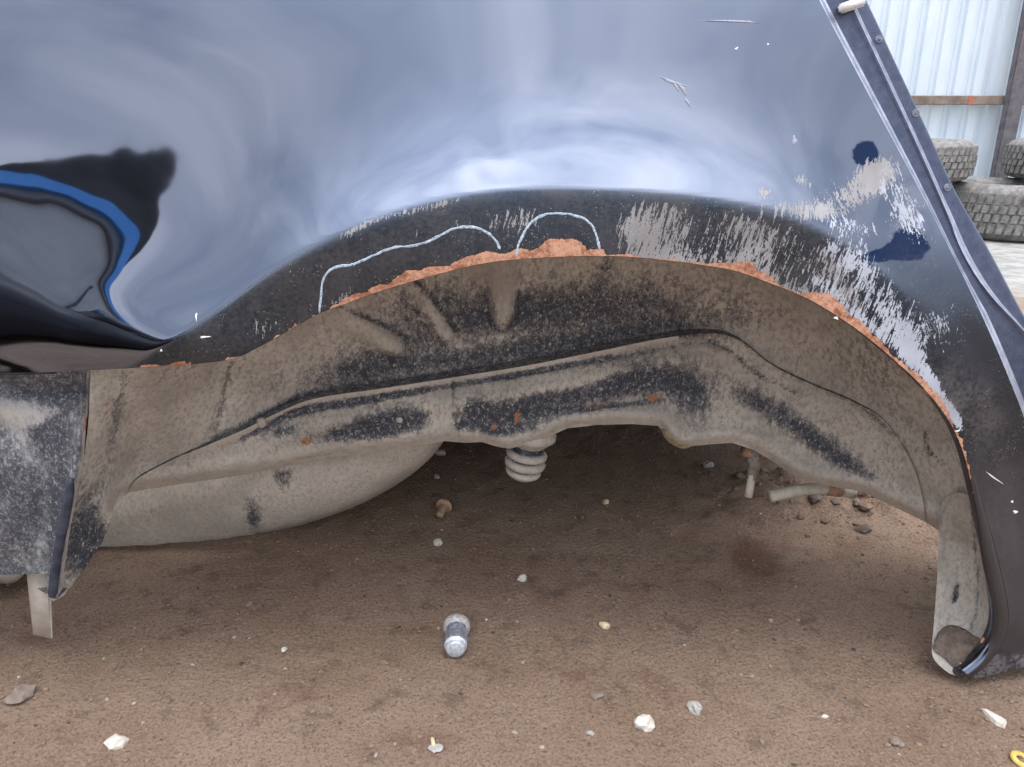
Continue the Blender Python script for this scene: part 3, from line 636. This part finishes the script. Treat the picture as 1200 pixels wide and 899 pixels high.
att = dict(dark=0.60 + blobs(Q, [(60,505,22,22,0,.5),(30,485,50,14,10,-.5),(20,460,40,14,0,.1),(80,460,30,14,0,.3),(70,600,10,60,5,.4),(20,600,30,60,0,.1),(30,520,12,60,-30,-.2),(50,640,10,50,10,-.15),(80,540,8,40,5,-.15),(60,580,25,60,0,.1)]) - 0.7 * np.exp(-(ed/3)**2),
           rust=blobs(Q, [(101,498,5,14,0,.8),(95,545,3,10,0,.6)]), pale=blobs(Q, [(20,490,60,14,10,.8),(72,455,3,16,-50,.8),(28,545,3,16,8,.9),(10,640,20,20,0,.4)]) + 0.95 * np.exp(-(ed/3.5)**2))
add_skirt(V, FF, att, linear([(-520,690),(0,674),(56,672),(57,700),(66,702),(73,690)], 5), [(0,0,0),(0,.004,-.001),(0,.06,.0)], dict(dark=.7), f3s)
mesh('sill_panel', V, FF, SILLM, CAR, attrs=att)
# thick black sealant bead beside the torn edge
tube('sill_seam', [Vector(p) + Vector((0, -.001, 0)) for p in f3s(smooth([(84,560),(80,590),(74,620),(68,650),(64,680),(62,698)], 6))], .0, plain('glossy_sealant', (0.03,0.036,0.055), (0.06,0.07,0.10), 60, 0.22, bump=0), CAR, 8,
     [.0015,.003,.004] + [.0048]*(len(smooth([(84,560),(80,590),(74,620),(68,650),(64,680),(62,698)], 6))-4) + [.003])

# fuel tank hanging behind
TK = [(60,640),(104,655),(125,660),(180,655),(250,640),(330,622),(400,600),(450,577),(490,550),(515,524),(522,505),(480,490),(300,500),(120,560),(60,600)]
lump('fuel_tank', TK, 1.02, 0.075, TANKM, CAR, 7, 0.002, dict(dark=lambda q: 0.16 + blobs(q, [(297,606,12,22,0,.55),(332,560,14,14,0,.5),(200,600,200,12,-10,.08)]), rust=lambda q: q[:, 0]*0, pale=lambda q: q[:, 0]*0 + .25), back=0.25)
lump('fuel_tank_strap', [(-60,668),(0,684),(22,680),(28,668),(20,660),(-60,655)], 0.86, 0.02, TANKM, CAR, 5, 0, dict(dark=lambda q: q[:, 0]*0+.2, rust=lambda q: q[:, 0]*0, pale=lambda q: q[:, 0]*0 + .5), back=0.05)

# rubber bump stop under the rail
c = at(622, 508, 0.935)
M_ = Matrix.Translation(c) @ Matrix.Rotation(rad(10), 4, 'Y') @ Matrix.Rotation(rad(180), 4, 'X')
k = 0.001
st = empty  # (lathe profile below: cup, neck, three collars, blunt tip)
V_, F_ = lathe_data([(30*k,-12*k),(34*k,-2*k),(34*k,3*k),(31*k,6*k),(24*k,13*k),(21*k,16*k)], 30, M_); mesh('bump_stop_cup', V_, F_, WELL, CAR, attrs=dict(dark=[.30]*len(V_), rust=[.1]*len(V_), pale=[.5]*len(V_)))
V_, F_ = lathe_data([(16*k,10*k),(17*k,19*k),(15*k,22*k),(16*k,24*k),(25*k,25*k),(27.5*k,28*k),(27*k,32*k),(24*k,34*k),(15*k,35*k),(15*k,37*k),(25*k,38*k),(27.5*k,41.5*k),(26.5*k,46*k),(23*k,48.5*k),(16*k,49*k),(16*k,51*k),(22*k,52*k),(24*k,55*k),(22*k,59*k),(15*k,64*k),(8*k,66*k),(.1*k,66.5*k)], 36, M_)
_rd = [math.hypot(*( (M_.inverted() @ Vector(v)).xy )) for v in V_]; mesh('bump_stop', V_, F_, WELL, CAR, attrs=dict(dark=[.85 if q_ < .021 and i_ < 36*16 else .26 for i_, q_ in enumerate(_rd)], rust=[0.0]*len(V_), pale=[.7]*len(V_)))  # grooves between the collars: their shadow deepened in the colour
STUBM = plain('grimy_grey_pipe', (.30,.27,.24), (.17,.14,.12), 160, .85)
# bracket lug, bleed stub, hose and little fixings at the tail end of the rail
lump('bracket', [(775,500),(790,506),(806,516),(812,522),(800,526),(785,519),(777,510)], 0.905, 0.016, plain('yellowed_bracket', (.36,.30,.2), (.22,.17,.1), 160, .8), CAR, 3)
tube('pipe_stub', [at(882,520,.93), at(884,545,.93), at(880,562,.925)], 0, STUBM, CAR, 12, [.012,.0085,.0065])
tube('pipe_stub_nipple', [at(881,556,.925), at(879,570,.922), at(877,582,.92)], .0052, PVC, CAR, 12)
tube('pipe_collar', [at(872,528,.925), at(898,532,.935)], .008, RUSTM, CAR, 10)
hp = smooth([(902,582),(925,577),(950,573),(975,573),(1000,578)], 6)
ho = tube('brake_hose', [at(p[0], p[1], .90 + .0012 * i) for i, p in enumerate(hp)], .0078, HOSE, CAR, 14, cap=True)
tube('hose_clip', [at(972,573,.905), at(984,574,.91)], .0095, RUSTM, CAR, 10)
# flat plastic strip hanging under the sill
bm = bmesh.new(); vs = []
for (px, py) in ((29,660),(55,660),(61,750),(38,744)):
    for dy in (0, .006): vs.append(bm.verts.new(at(px, py, .735) + Vector((0, dy, 0))))
for a in ((0,2,4,6),(1,7,5,3),(0,1,3,2),(2,3,5,4),(4,5,7,6),(6,7,1,0)): bm.faces.new([vs[i] for i in a])
bmesh.ops.bevel(bm, geom=bm.edges[:], offset=0.0012, segments=2, affect='EDGES')
frombm('drain_strip', bm, PVC, CAR)

# the rest of the body: tub, floor and far side, so that it shades the ground as the real car does
bm = bmesh.new()
boxbm(bm, (-1.1, 1.74, .58), (2.72, 1.32, .70))            # cabin and boot mass
boxbm(bm, (-1.9, .86, .55), (2.0, .30, .52))                # door side ahead of the arch, behind the sill
boxbm(bm, (0.35, 1.68, .36), (.30, 1.30, .36))
boxbm(bm, (-1.06, 1.02, .60), (2.68, .13, .66)); boxbm(bm, (.385, 1.0, .415), (.19, .09, .29))
bmesh.ops.bevel(bm, geom=bm.edges[:], offset=.02, segments=3, affect='EDGES')
frombm('body_shell', bm, BLACKBODY, CAR, False)
bm = bmesh.new(); boxbm(bm, (-1.2, 2.36, .28), (3.6, .06, .46)); boxbm(bm, (.57, 1.72, .28), (.05, 1.22, .24)); boxbm(bm, (-1.6, 1.6, .20), (1.9, 1.4, .24))
frombm('far_sill', bm, BLACKBODY, CAR, False)

# ================================================================== GROUND
def axis(lo, hi, fine, far):
    a = list(np.arange(lo, hi, fine)); s = fine
    v = hi; up = []
    while v < far: up.append(v); s *= 1.35; v += s
    s = fine; v = lo - fine; dn = []
    while v > -far: dn.append(v); s *= 1.35; v -= s
    return np.array(dn[::-1] + a + up)
gx, gy = axis(-0.9, 1.1, 0.008, 400), axis(0.5, 1.5, 0.008, 400)
V = []; clod = []
def gz(x, y):
    h = 0.0035 * mnoise.noise(Vector((x*7, y*7, 0))) + 0.0022 * mnoise.noise(Vector((x*30, y*30, 3)))
    h += 0.0022 * abs(mnoise.noise(Vector((x*75, y*75, 6))))
    cl = math.exp(-(((x-.52)/.16)**2 + ((y-1.12)/.10)**2))
    h += cl * (0.018 + 0.020 * mnoise.noise(Vector((x*40, y*40, 8))))
    return h
for y in gy:
    for x in gx:
        near = (-1.2 < x < 1.4 and 0.2 < y < 2.2)
        V.append((x, y, gz(x, y) if near else 0.004 * mnoise.noise(Vector((x*3, y*3, 0)))))
nx, ny = len(gx), len(gy)
FF = [(j*nx+i, j*nx+i+1, (j+1)*nx+i+1, (j+1)*nx+i) for j in range(ny-1) for i in range(nx-1)]
n = NT('brown_dirt')
a = n.noise(6, 6, 0.6); b = n.noise(300, 6, 0.8); g = n.noise(520, 4, 0.7); rd = n.noise(11, 4, 0.6, off=(4, 2, 0)); vo = n.voro(190); vo2 = n.voro(420)
c = n.mix(n.step(a, .35, .65), (0.33, 0.228, 0.162), (0.385, 0.277, 0.206))
c = n.mix(n.step(rd, .56, .72, 0, .7), c, (0.235, 0.135, 0.10))
c = n.mix(n.step(b, .46, .68), c, (0.125, 0.084, 0.060)); c = n.mix(n.step(g, .56, .70), c, (0.38, 0.29, 0.225)); c = n.mix(n.m_('MULTIPLY', n.step(n.noise(26, 5, .7, off=(9, 1, 0)), .52, .66), .45), c, (0.10, 0.070, 0.055)); 
c = n.mix(n.m_('MULTIPLY', n.step(n.m_('ADD', n.attr('stain'), n.m_('MULTIPLY', n.m_('SUBTRACT', n.noise(40, 5, .7), .5), .9)), .25, .8), .6), c, (0.14, 0.068, 0.042)); geo = n.t.nodes.new('ShaderNodeNewGeometry'); sp = n.t.nodes.new('ShaderNodeSeparateXYZ'); n.t.links.new(geo.outputs['Position'], sp.inputs[0])
pale_far = n.mix(n.step(n.noise(12, 6, .7), .4, .6), (0.30, 0.295, 0.28), (0.44, 0.43, 0.41))
c = n.mix(n.step(sp.outputs['Y'], 2.3, 2.9), c, pale_far)
n.set('Base Color', c); n.set('Roughness', 0.95); n.set('Specular IOR Level', 0.2)
hh = n.m_('ADD', n.m_('MULTIPLY', b, 0.8), n.m_('ADD', n.m_('MULTIPLY', g, 0.4), n.m_('MULTIPLY', vo, -0.5)))
n.bump(hh, 1.0, 0.0055); GROUNDM = n.m
_v = np.array(V); _c1, _c2 = onground(885, 655), onground(820, 690)
_st = 1.1 * np.exp(-((_v[:, 0] - _c1.x) / .035) ** 2 - ((_v[:, 1] - _c1.y) / .06) ** 2) + .5 * np.exp(-((_v[:, 0] - _c2.x) / .09) ** 2 - ((_v[:, 1] - _c2.y) / .05) ** 2)
gr = mesh('ground', V, FF, GROUNDM, attrs=dict(stain=_st)); tag(gr, kind='structure')

# gravel grains pressed into the dirt
def stone_data(r, sx, sy, sz, seed, sub=1, jag=0.25):
    bm = bmesh.new(); bmesh.ops.create_icosphere(bm, subdivisions=sub, radius=r)
    for v in bm.verts:
        f = 1 + jag * mnoise.noise(v.co / r * 1.3 + Vector((seed, seed*2.1, 0)))*1.6
        v.co = Vector((v.co.x*sx, v.co.y*sy, v.co.z*sz)) * f
    V = [v.co.copy() for v in bm.verts]; F = [tuple(x.index for x in f.verts) for f in bm.faces]; bm.free(); return V, F
protos = [stone_data(1, random.uniform(.8, 1.3), random.uniform(.7, 1.1), random.uniform(.4, .7), i * 3.7, 1, .35) for i in range(8)]
def scatter(name, n, box, rr, mats, zsink=0.3, fn=None):
    V, F, mi = [], [], []
    for _ in range(n):
        x, y = random.uniform(*box[0]), random.uniform(*box[1])
        if fn and not fn(x, y): continue
        r = rr[0] * (rr[1]/rr[0]) ** (random.random() ** 2.4); pv, pf = random.choice(protos); an = random.uniform(0, 6.28)
        ca, sa = math.cos(an), math.sin(an); z0 = gz(x, y) + r * (0.5 - zsink); b = len(V); k = random.randrange(len(mats)) 
        for v in pv: V.append((x + r*(v.x*ca - v.y*sa), y + r*(v.x*sa + v.y*ca), z0 + r*v.z))
        F += [tuple(i + b for i in f) for f in pf]; mi += [k] * len(pf)
    o = mesh(name, V, F, None, smoothf=False)
    for m in mats: o.data.materials.append(m)
    o.data.polygons.foreach_set('material_index', mi); return tag(o, kind='stuff')
BR1 = plain('brown_grit', (0.185, 0.125, 0.09), (0.25, 0.175, 0.13), 90, .95); BR2 = plain('grey_grit', (0.20, 0.185, 0.17), (0.12, 0.105, 0.095), 90, .95)
BR3 = plain('pale_grit', (0.36, 0.31, 0.26), (0.28, 0.23, 0.19), 90, .9); BR4 = plain('dark_grit', (0.05, 0.042, 0.04), (0.09, 0.075, 0.065), 90, .9)
g1 = scatter('gravel', 15000, ((-.8, .85), (.52, 1.5)), (.0006, .0032), [BR1]*22 + [BR2, BR4, BR3])
tag(g1, 'fine brown and grey grit bedded in the dirt before the wheel arch', 'gravel')
g2 = scatter('dirt_clods', 500, ((.3, .8), (.98, 1.3)), (.003, .013), [DIRTM, BR1], 0.25, lambda x, y: math.exp(-(((x-.52)/.17)**2 + ((y-1.12)/.09)**2)) > random.random())
tag(g2, 'dark crumbled clods of earth under the tail end of the arch', 'dirt clods')

STW = plain('white_stone', (0.62, 0.59, 0.53), (0.46, 0.43, 0.38), 150, .8); STG = plain('grey_stone', (0.30, 0.29, 0.28), (0.42, 0.40, 0.37), 150, .85)
STB = plain('brown_stone', (0.17, 0.135, 0.11), (0.25, 0.2, 0.17), 100, .9); STY = plain('yellow_stone', (0.68, 0.58, 0.36), (0.5, 0.42, 0.25), 100, .85)
def pebble(px, py, wpx, label, mat, asp=0.75, seed=0, group='loose pebbles on the dirt', jag=.35, rz=None, zs=.75):
    p = onground(px, py); dist = math.hypot(p.y, CAMZ); r = wpx / 2 / FPX * dist
    V, F = stone_data(r, 1, asp, asp * zs, seed * 1.37 + 5, 2, jag); p.z = gz(p.x, p.y) + r * asp * .35
    me = bpy.data.meshes.new('pebble'); me.from_pydata([tuple(v) for v in V], [], F); me.materials.append(mat)
    o = bpy.data.objects.new('pebble', me); o.location = p; o.rotation_euler = (0, 0, random.uniform(0, 3) if rz is None else rz); COL.objects.link(o)
    return tag(o, label, 'pebble', group)
pebble(136,871,21,'white pebble at the lower left, alone on the brown dirt', STW, .8, 1, rz=0)
pebble(754,851,22,'largest white pebble, angular and chalky, right of the lug nut', STW, .9, 2, rz=.4)
pebble(815,832,15,'pale grey upright pebble just right of the largest white pebble', STG, 1.0, 3, rz=1.2)
pebble(612,678,11,'small white pebble with a grey base between lug nut and bump stop', STW, .9, 5)
pebble(513,638,11,'small round white pebble just below the rusty bolt', STW, .95, 6)
pebble(708,735,12,'small yellowish pebble right of the lug nut', STY, .8, 7)
pebble(333,762,8,'tiny white pebble left of the lug nut', STW, .8, 8)
pebble(710,591,9,'tiny cream pebble in the shade below the wheel housing', STY, .8, 9)
pebble(967,839,8,'tiny white flake right of the pale grey pebble', STW, .6, 10)
pebble(829,549,13,'grey nub of stone in deep shade left of the pipe stub', STG, .9, 11)
pebble(516,533,14,'grey chip in deep shade beside the end of the fuel tank', STG, .8, 12)
pebble(512,560,7,'tiny grey round pebble just above the rusty bolt', STG, 1, 13)
pebble(24,820,30,'flat dark stone bedded at the lower left edge', STB, .8, 14, zs=.4)
pebble(511,880,15,'flat grey stone bedded at the bottom edge, left of centre', STG, .8, 15, zs=.3)
pebble(700,818,16,'flat grey stone flush in the dirt above the largest white pebble', STB, .6, 16, zs=.4)
pebble(1051,872,14,'flat brown stone at the bottom right', STB, .9, 17, zs=.4)
pebble(514,737,5,'tiny pale flake touching the lug nut on its left', STG, .6, 18)
pebble(293,707,11,'brown pebble halfway between the hanging strip and the rusty bolt', STB, .7, 19)
pebble(570,728,4,'tiny white speck right of the lug nut', STW, .6, 20)
pebble(692,860,8,'pale grey pebble left of the largest white pebble', STG, .8, 21)
# white angular shard
p = onground(1166, 843); V = []
k = math.hypot(p.y, CAMZ) / FPX
for z, s in ((0.0, 1.0), (.004, .75)):
    for (x, y) in ((-9, 14), (-3, 12), (11, -4), (2, -12), (-4, -6)): V.append((x*k*s, y*k*1.2*s, z))
sh = mesh('stone_shard', V, [(0,1,2,3,4)[::-1], (5,6,7,8,9)] + [(i, (i+1) % 5, 5+(i+1) % 5, 5+i) for i in range(5)], STW, smoothf=False); sh.location = (p.x, p.y, gz(p.x, p.y))
tag(sh, 'white triangular stone shard on the dirt under the rear corner', 'stone shard')
# splinter
p = onground(508, 874); bm = bmesh.new(); boxbm(bm, (0, 0, .0015), (.004, .016, .003)); bmesh.ops.bevel(bm, geom=bm.edges[:], offset=.001, segments=1, affect='EDGES')
o = frombm('wood_chip', bm, STY); o.location = (p.x, p.y, gz(p.x, p.y)); o.rotation_euler = (0, 0, .25); tag(o, 'pale sliver of wood lying on the dirt at the bottom', 'wood chip')
# yellow washer in the corner
V_, F_ = lathe_data([(.0045,.0005),(.0045,.002),(.0055,.003),(.0085,.003),(.0095,.002),(.0098,.0005)], 24)
p = onground(1196, 892); o = mesh('washer', V_, F_, plain('yellow_washer_paint', (.62,.45,.13), (.5,.33,.08), 120, .6)); o.location = (p.x, p.y, gz(p.x, p.y)); o.rotation_euler = (.1, .15, 0)
tag(o, 'yellow ring washer at the lower right corner of the dirt', 'washer')

# lug nut lying on the dirt, nose towards the camera
p = onground(535, 752); LN = empty('lug_nut', (p.x, p.y, gz(p.x, p.y)), 'worn grey wheel lug nut lying on its side on the dirt', 'lug nut')
Ml = Matrix.Translation((p.x, p.y + .004, .0135)) @ Matrix.Rotation(rad(2), 4, 'Z') @ Matrix.Rotation(rad(90), 4, 'X') 
hexf = lambda a, h: .90 / max(math.cos(((a + rad(0)) % rad(60)) - rad(30)), .86)
V_, F_ = lathe_data([(.0001,-.022),(.0075,-.022),(.009,-.017),(.0095,-.014)], 30, Ml); mesh('conical_seat', V_, F_, NUTM, LN)
V_, F_ = lathe_data([(.0095,-.0145),(.0135,-.013),(.0158,-.009),(.0162,-.004),(.0145,.000),(.012,.001)], 30, Ml); mesh('flange', V_, F_, RUSTM if False else plain('nut_flange_metal', (.50,.50,.52), (.36,.31,.29), 220, .6, .2), LN)
V_, F_ = lathe_data([(.0122,.000),(.0126,.003),(.0126,.025),(.0118,.027)], 36, Ml, hexf); mesh('hex_body', V_, F_, NUTM, LN, smoothf=False)
V_, F_ = lathe_data([(.0112,.0265),(.0130,.0272),(.0132,.0290),(.0124,.0300),(.0112,.0302),(.0110,.0345),(.0102,.0362),(.0085,.0370),(.0001,.0372)], 30, Ml); mesh('nose', V_, F_, CAPM, LN)
# rusty bolt
p = onground(519, 603); BT = empty('bolt', (p.x, p.y, gz(p.x, p.y)), 'small rusty bolt with flanged head on the dirt below the bump stop', 'bolt')
Ml = Matrix.Translation((p.x, p.y, .010)) @ Matrix.Rotation(rad(-12), 4, 'Z') @ Matrix.Rotation(rad(100), 4, 'X')
V_, F_ = lathe_data([(.0001,-.016),(.0075,-.0155),(.0085,-.014),(.0085,-.008),(.0001,-.008)], 24, Ml, hexf); mesh('head', V_, F_, RUSTM, BT)
V_, F_ = lathe_data([(.0001,-.0085),(.0125,-.0083),(.0130,-.007),(.0125,-.0055),(.0001,-.0052)], 24, Ml); mesh('flange', V_, F_, RUSTM, BT)
prof = []
for i in range(16): prof.append((.0062 if i % 2 else .0055, -.0055 + i * .0015))
prof.append((.0001, .0175)); V_, F_ = lathe_data(prof, 18, Ml); mesh('shank', V_, F_, RUSTM, BT)

# ================================================================== BACKGROUND: fence and tyres
FY = 5.0
FEN = empty('corrugated_fence', (3.0, FY, 0), 'pale corrugated metal sheet fence behind the heaped tyres', 'fence')
FM = plain('pale_galvanised_sheet', (0.70, 0.78, 0.84), (0.62, 0.71, 0.78), 6, .5, .0, bump=.0004, stretch=(1,1,.3))
for s_ in range(6):
    x0 = -0.2 + s_ * 1.15; prof = []
    for i in range(10):
        b = x0 + i * .115; prof += [(b, 0), (b + .006, .018), (b + .056, .018), (b + .062, 0), (b+.085, .0), (b+.088,.004), (b+.091, 0)]
    prof.append((x0 + 1.15, 0)); V = []
    zs = [0.02, 1.1, 2.1]
    for z in zs:
        for (x, y) in prof: V.append((x, FY + .03 - y + .002 * (s_ % 2), z))
    mN = len(prof); FF = [(r*mN+i, r*mN+i+1, (r+1)*mN+i+1, (r+1)*mN+i) for r in range(2) for i in range(mN-1)]
    mesh('sheet', V, FF, FM, FEN, smoothf=False)
RAILM = plain('weathered_brown_steel', (0.17, 0.13, 0.11), (0.30, 0.24, 0.20), 12, .8); POSTM = plain('grey_post_paint', (0.10, 0.095, 0.11), (0.17, 0.155, 0.165), 20, .7)
def pxx(px, py, Y): return at(px, py, Y)
zr = at(1130, 117.5, FY - .03).z
for z in (zr, zr + 1.15):
    bm = bmesh.new(); boxbm(bm, (3.1, FY - .03, z), (6.6, .04, .052)); bmesh.ops.bevel(bm, geom=bm.edges[:], offset=.004, segments=1, affect='EDGES'); frombm('rail', bm, RAILM, FEN, False)
xp = at(1178, 180, FY - .11).x
for x in (xp, xp - 2.6, xp + 2.6):
    bm = bmesh.new(); boxbm(bm, (x, FY - .09, 1.1), (.095, .05, 2.2)); bmesh.ops.bevel(bm, geom=bm.edges[:], offset=.008, segments=2, affect='EDGES'); frombm('post', bm, POSTM, FEN, False)
# orange paint mark on the rail
bm = bmesh.new(); q = at(1138, 118, FY - .055); boxbm(bm, (q.x, FY - .0515, zr), (.03, .004, .048)); frombm('paint_mark', bm, plain('orange_paint', (.6,.16,.07), (.35,.16,.1), 60, .8), FEN, False)

TY = plain('dusty_tyre_rubber', (0.13, 0.125, 0.12), (0.26, 0.25, 0.24), 30, .9, bump=.002)
def tyre(name, R, W, loc, label, blocks=58, tilt=0.0, rz=0.0):
    root = empty(name, loc, label, 'tyre', 'tyres heaped by the fence'); root.rotation_euler = (tilt, 0, rz); bpy.context.view_layer.update()
    rr = R - .010
    prof = [(R*.60, W*.22), (R*.62, W*.10), (R*.68, W*.03), (R*.80, .0), (R*.90, W*.05), (rr*.965, W*.13), (rr*.99, W*.19), (rr, W*.28), (rr, W*.72), (rr*.99, W*.81), (rr*.965, W*.87), (R*.90, W*.95), (R*.80, W), (R*.68, W*.97), (R*.62, W*.90), (R*.60, W*.78), (R*.66, W*.6), (R*.66, W*.4), (R*.60, W*.22)]
    V, F = lathe_data(prof, 64); mesh('carcass', V, F, TY, root, local=True)
    V, F = [], []
    for k in range(blocks):
        a0 = 2*math.pi*k/blocks; da = 2*math.pi/blocks
        for (h0, h1, sh, wid) in ((.15, .33, .0, .66), (.355, .49, .35, .72), (.51, .645, .0, .72), (.67, .85, .35, .66)):
            b = len(V)
            for (r0, s) in ((rr - .004, 1.0), (R if h0 > .2 and h1 < .8 else R - .004, .92)):
                for (aa, hh_) in ((0, h0), (wid, h0), (wid + .18, h1), (.18, h1)):
                    an = a0 + da * (sh + aa); V.append((r0*math.cos(an), r0*math.sin(an), W*hh_))
            F += [(b,b+1,b+2,b+3)[::-1], (b+4,b+5,b+6,b+7)] + [(b+i, b+(i+1) % 4, b+4+(i+1) % 4, b+4+i) for i in range(4)]
    o = mesh('tread', V, F, TY, root, smoothf=False, local=True); o['kind'] = 'stuff'
    return root
def tloc(px, Y, z): q = at(px, 200, Y); return (q.x, Y, z)
tyre('tyre', .36, .27, tloc(1195, 4.08, 0), 'wide dusty tyre lying flat, nearest and lowest by the fence')
tyre('tyre', .33, .20, tloc(1058, 4.22, .272), 'worn tyre on the heap, its side just showing beside the car', 50)
tyre('tyre', .33, .20, tloc(1256, 4.25, .272), 'worn tyre on top of the heap at the right edge, by the post', 50, rz=.1)
tyre('tyre', .33, .27, tloc(1028, 4.28, 0), 'tyre under the heap, hidden behind the car', 50)
tyre('tyre', .33, .27, tloc(1350, 4.45, 0), 'tyre at the bottom of the heap, right of the widest one', 50)

# ================================================================== ACROSS THE YARD: what the paint mirrors
def reflect(P, Yp):
    e = 1e-4; P3 = onsurf(P, F_panel); X, Z = P3[:, 0], P3[:, 2]
    fx = (F_panel(X+e, Z) - F_panel(X-e, Z)) / (2*e); fz = (F_panel(X, Z+e) - F_panel(X, Z-e)) / (2*e)
    N = np.stack([fx, -np.ones(len(X)), fz], 1); N /= np.linalg.norm(N, axis=1)[:, None]
    D = P3 - np.array([0, 0, CAMZ]); D /= np.linalg.norm(D, axis=1)[:, None]
    R = D - 2 * (D * N).sum(1)[:, None] * N
    t = (Yp - P3[:, 1]) / R[:, 1]; return P3 + R * t[:, None], R

SH = empty('hoarding', (-6.6, -5.6, 0), 'pale grey hoarding with blue edging across the yard, mirrored in the paint', 'hoarding')
WALLW = plain('pale_grey_cladding', (0.62, 0.64, 0.64), (0.5, 0.52, 0.53), 3, .7, bump=0); BLUEM = plain('blue_edging_paint', (0.15, 0.45, 0.98), (0.12, 0.38, 0.90), 2, .6, bump=0)
def boxo(name, c, sz, m, par): 
    bm = bmesh.new(); boxbm(bm, c, sz); return frombm(name, bm, m, par, False)
boxo('wall', (-7.3, -5.14, 1.19), (6.7, .12, 2.36), WALLW, SH)
boxo('fascia', (-7.45, -5.02, 2.42), (7.0, .14, .13), BLUEM, SH); boxo('corner_trim', (-4.0, -5.02, 1.17), (.11, .14, 2.34), BLUEM, SH)
boxo('gutter', (-7.55, -5.05, 2.26), (6.8, .05, .03), POSTM, SH); boxo('downpipe', (-4.25, -5.05, 1.05), (.03, .05, 2.1), POSTM, SH); boxo('downpipe', (-5.2, -5.05, 1.05), (.03, .05, 2.1), POSTM, SH)
pr = [(-4.9, 2.50), (-4.35, 2.66), (-3.93, 2.92), (-3.66, 3.16), (-3.50, 3.28), (-3.46, 3.20), (-3.62, 2.98), (-3.82, 2.72), (-3.98, 2.50)]
V = [(x, y, z) for y in (-5.0, -5.15) for x, z in pr]; nP = len(pr)
mesh('roof', V, [tuple(range(nP)), tuple(range(nP, 2*nP))[::-1]] + [(i, (i+1) % nP, nP+(i+1) % nP, nP+i) for i in range(nP)], plain('dark_roof_felt', (.05,.05,.055), (.09,.09,.09), 3, .9, bump=0), SH, False)
# a dark estate car standing before the shed
PC = empty('parked_car', (-4.4, -2.8, 0), 'dark estate car standing before the pale hoarding, mirrored in the paint', 'car')
DKP = plain('black_car_paint', (.03,.03,.035), (.04,.04,.05), 5, .3, bump=0); GLS = plain('dark_car_glass', (.02,.022,.025), (.03,.03,.035), 5, .08, bump=0)
def prism(name, prof, y0, y1, m, par, bev=.03):
    bm = bmesh.new(); a = [bm.verts.new((x, y0, z)) for x, z in prof]; b = [bm.verts.new((x, y1, z)) for x, z in prof]; k = len(prof)
    bm.faces.new(a); bm.faces.new(b[::-1])
    for i in range(k): bm.faces.new((a[i], b[i], b[(i+1) % k], a[(i+1) % k]))
    bmesh.ops.bevel(bm, geom=bm.edges[:], offset=bev, segments=2, affect='EDGES'); return frombm(name, bm, m, par)
prism('body', [(-6.5,.14),(-2.2,.14),(-2.18,.55),(-2.4,.78),(-3.2,.90),(-6.4,.95),(-6.55,.6)], -2.95, -1.25, DKP, PC)
prism('cabin', [(-6.35,.93),(-3.2,.89),(-3.9,1.36),(-4.3,1.42),(-6.0,1.40)], -2.8, -1.4, GLS, PC)
for x in (-3.9, -5.65):
    for y in (-1.27, -2.93):
        V_, F_ = lathe_data([(.18,-.1),(.30,-.1),(.32,-.07),(.32,.07),(.30,.1),(.18,.1),(.02,.08)], 24, Matrix.Translation((x, y, .32)) @ Matrix.Rotation(rad(90), 4, 'X')); mesh('wheel', V_, F_, TY, PC)
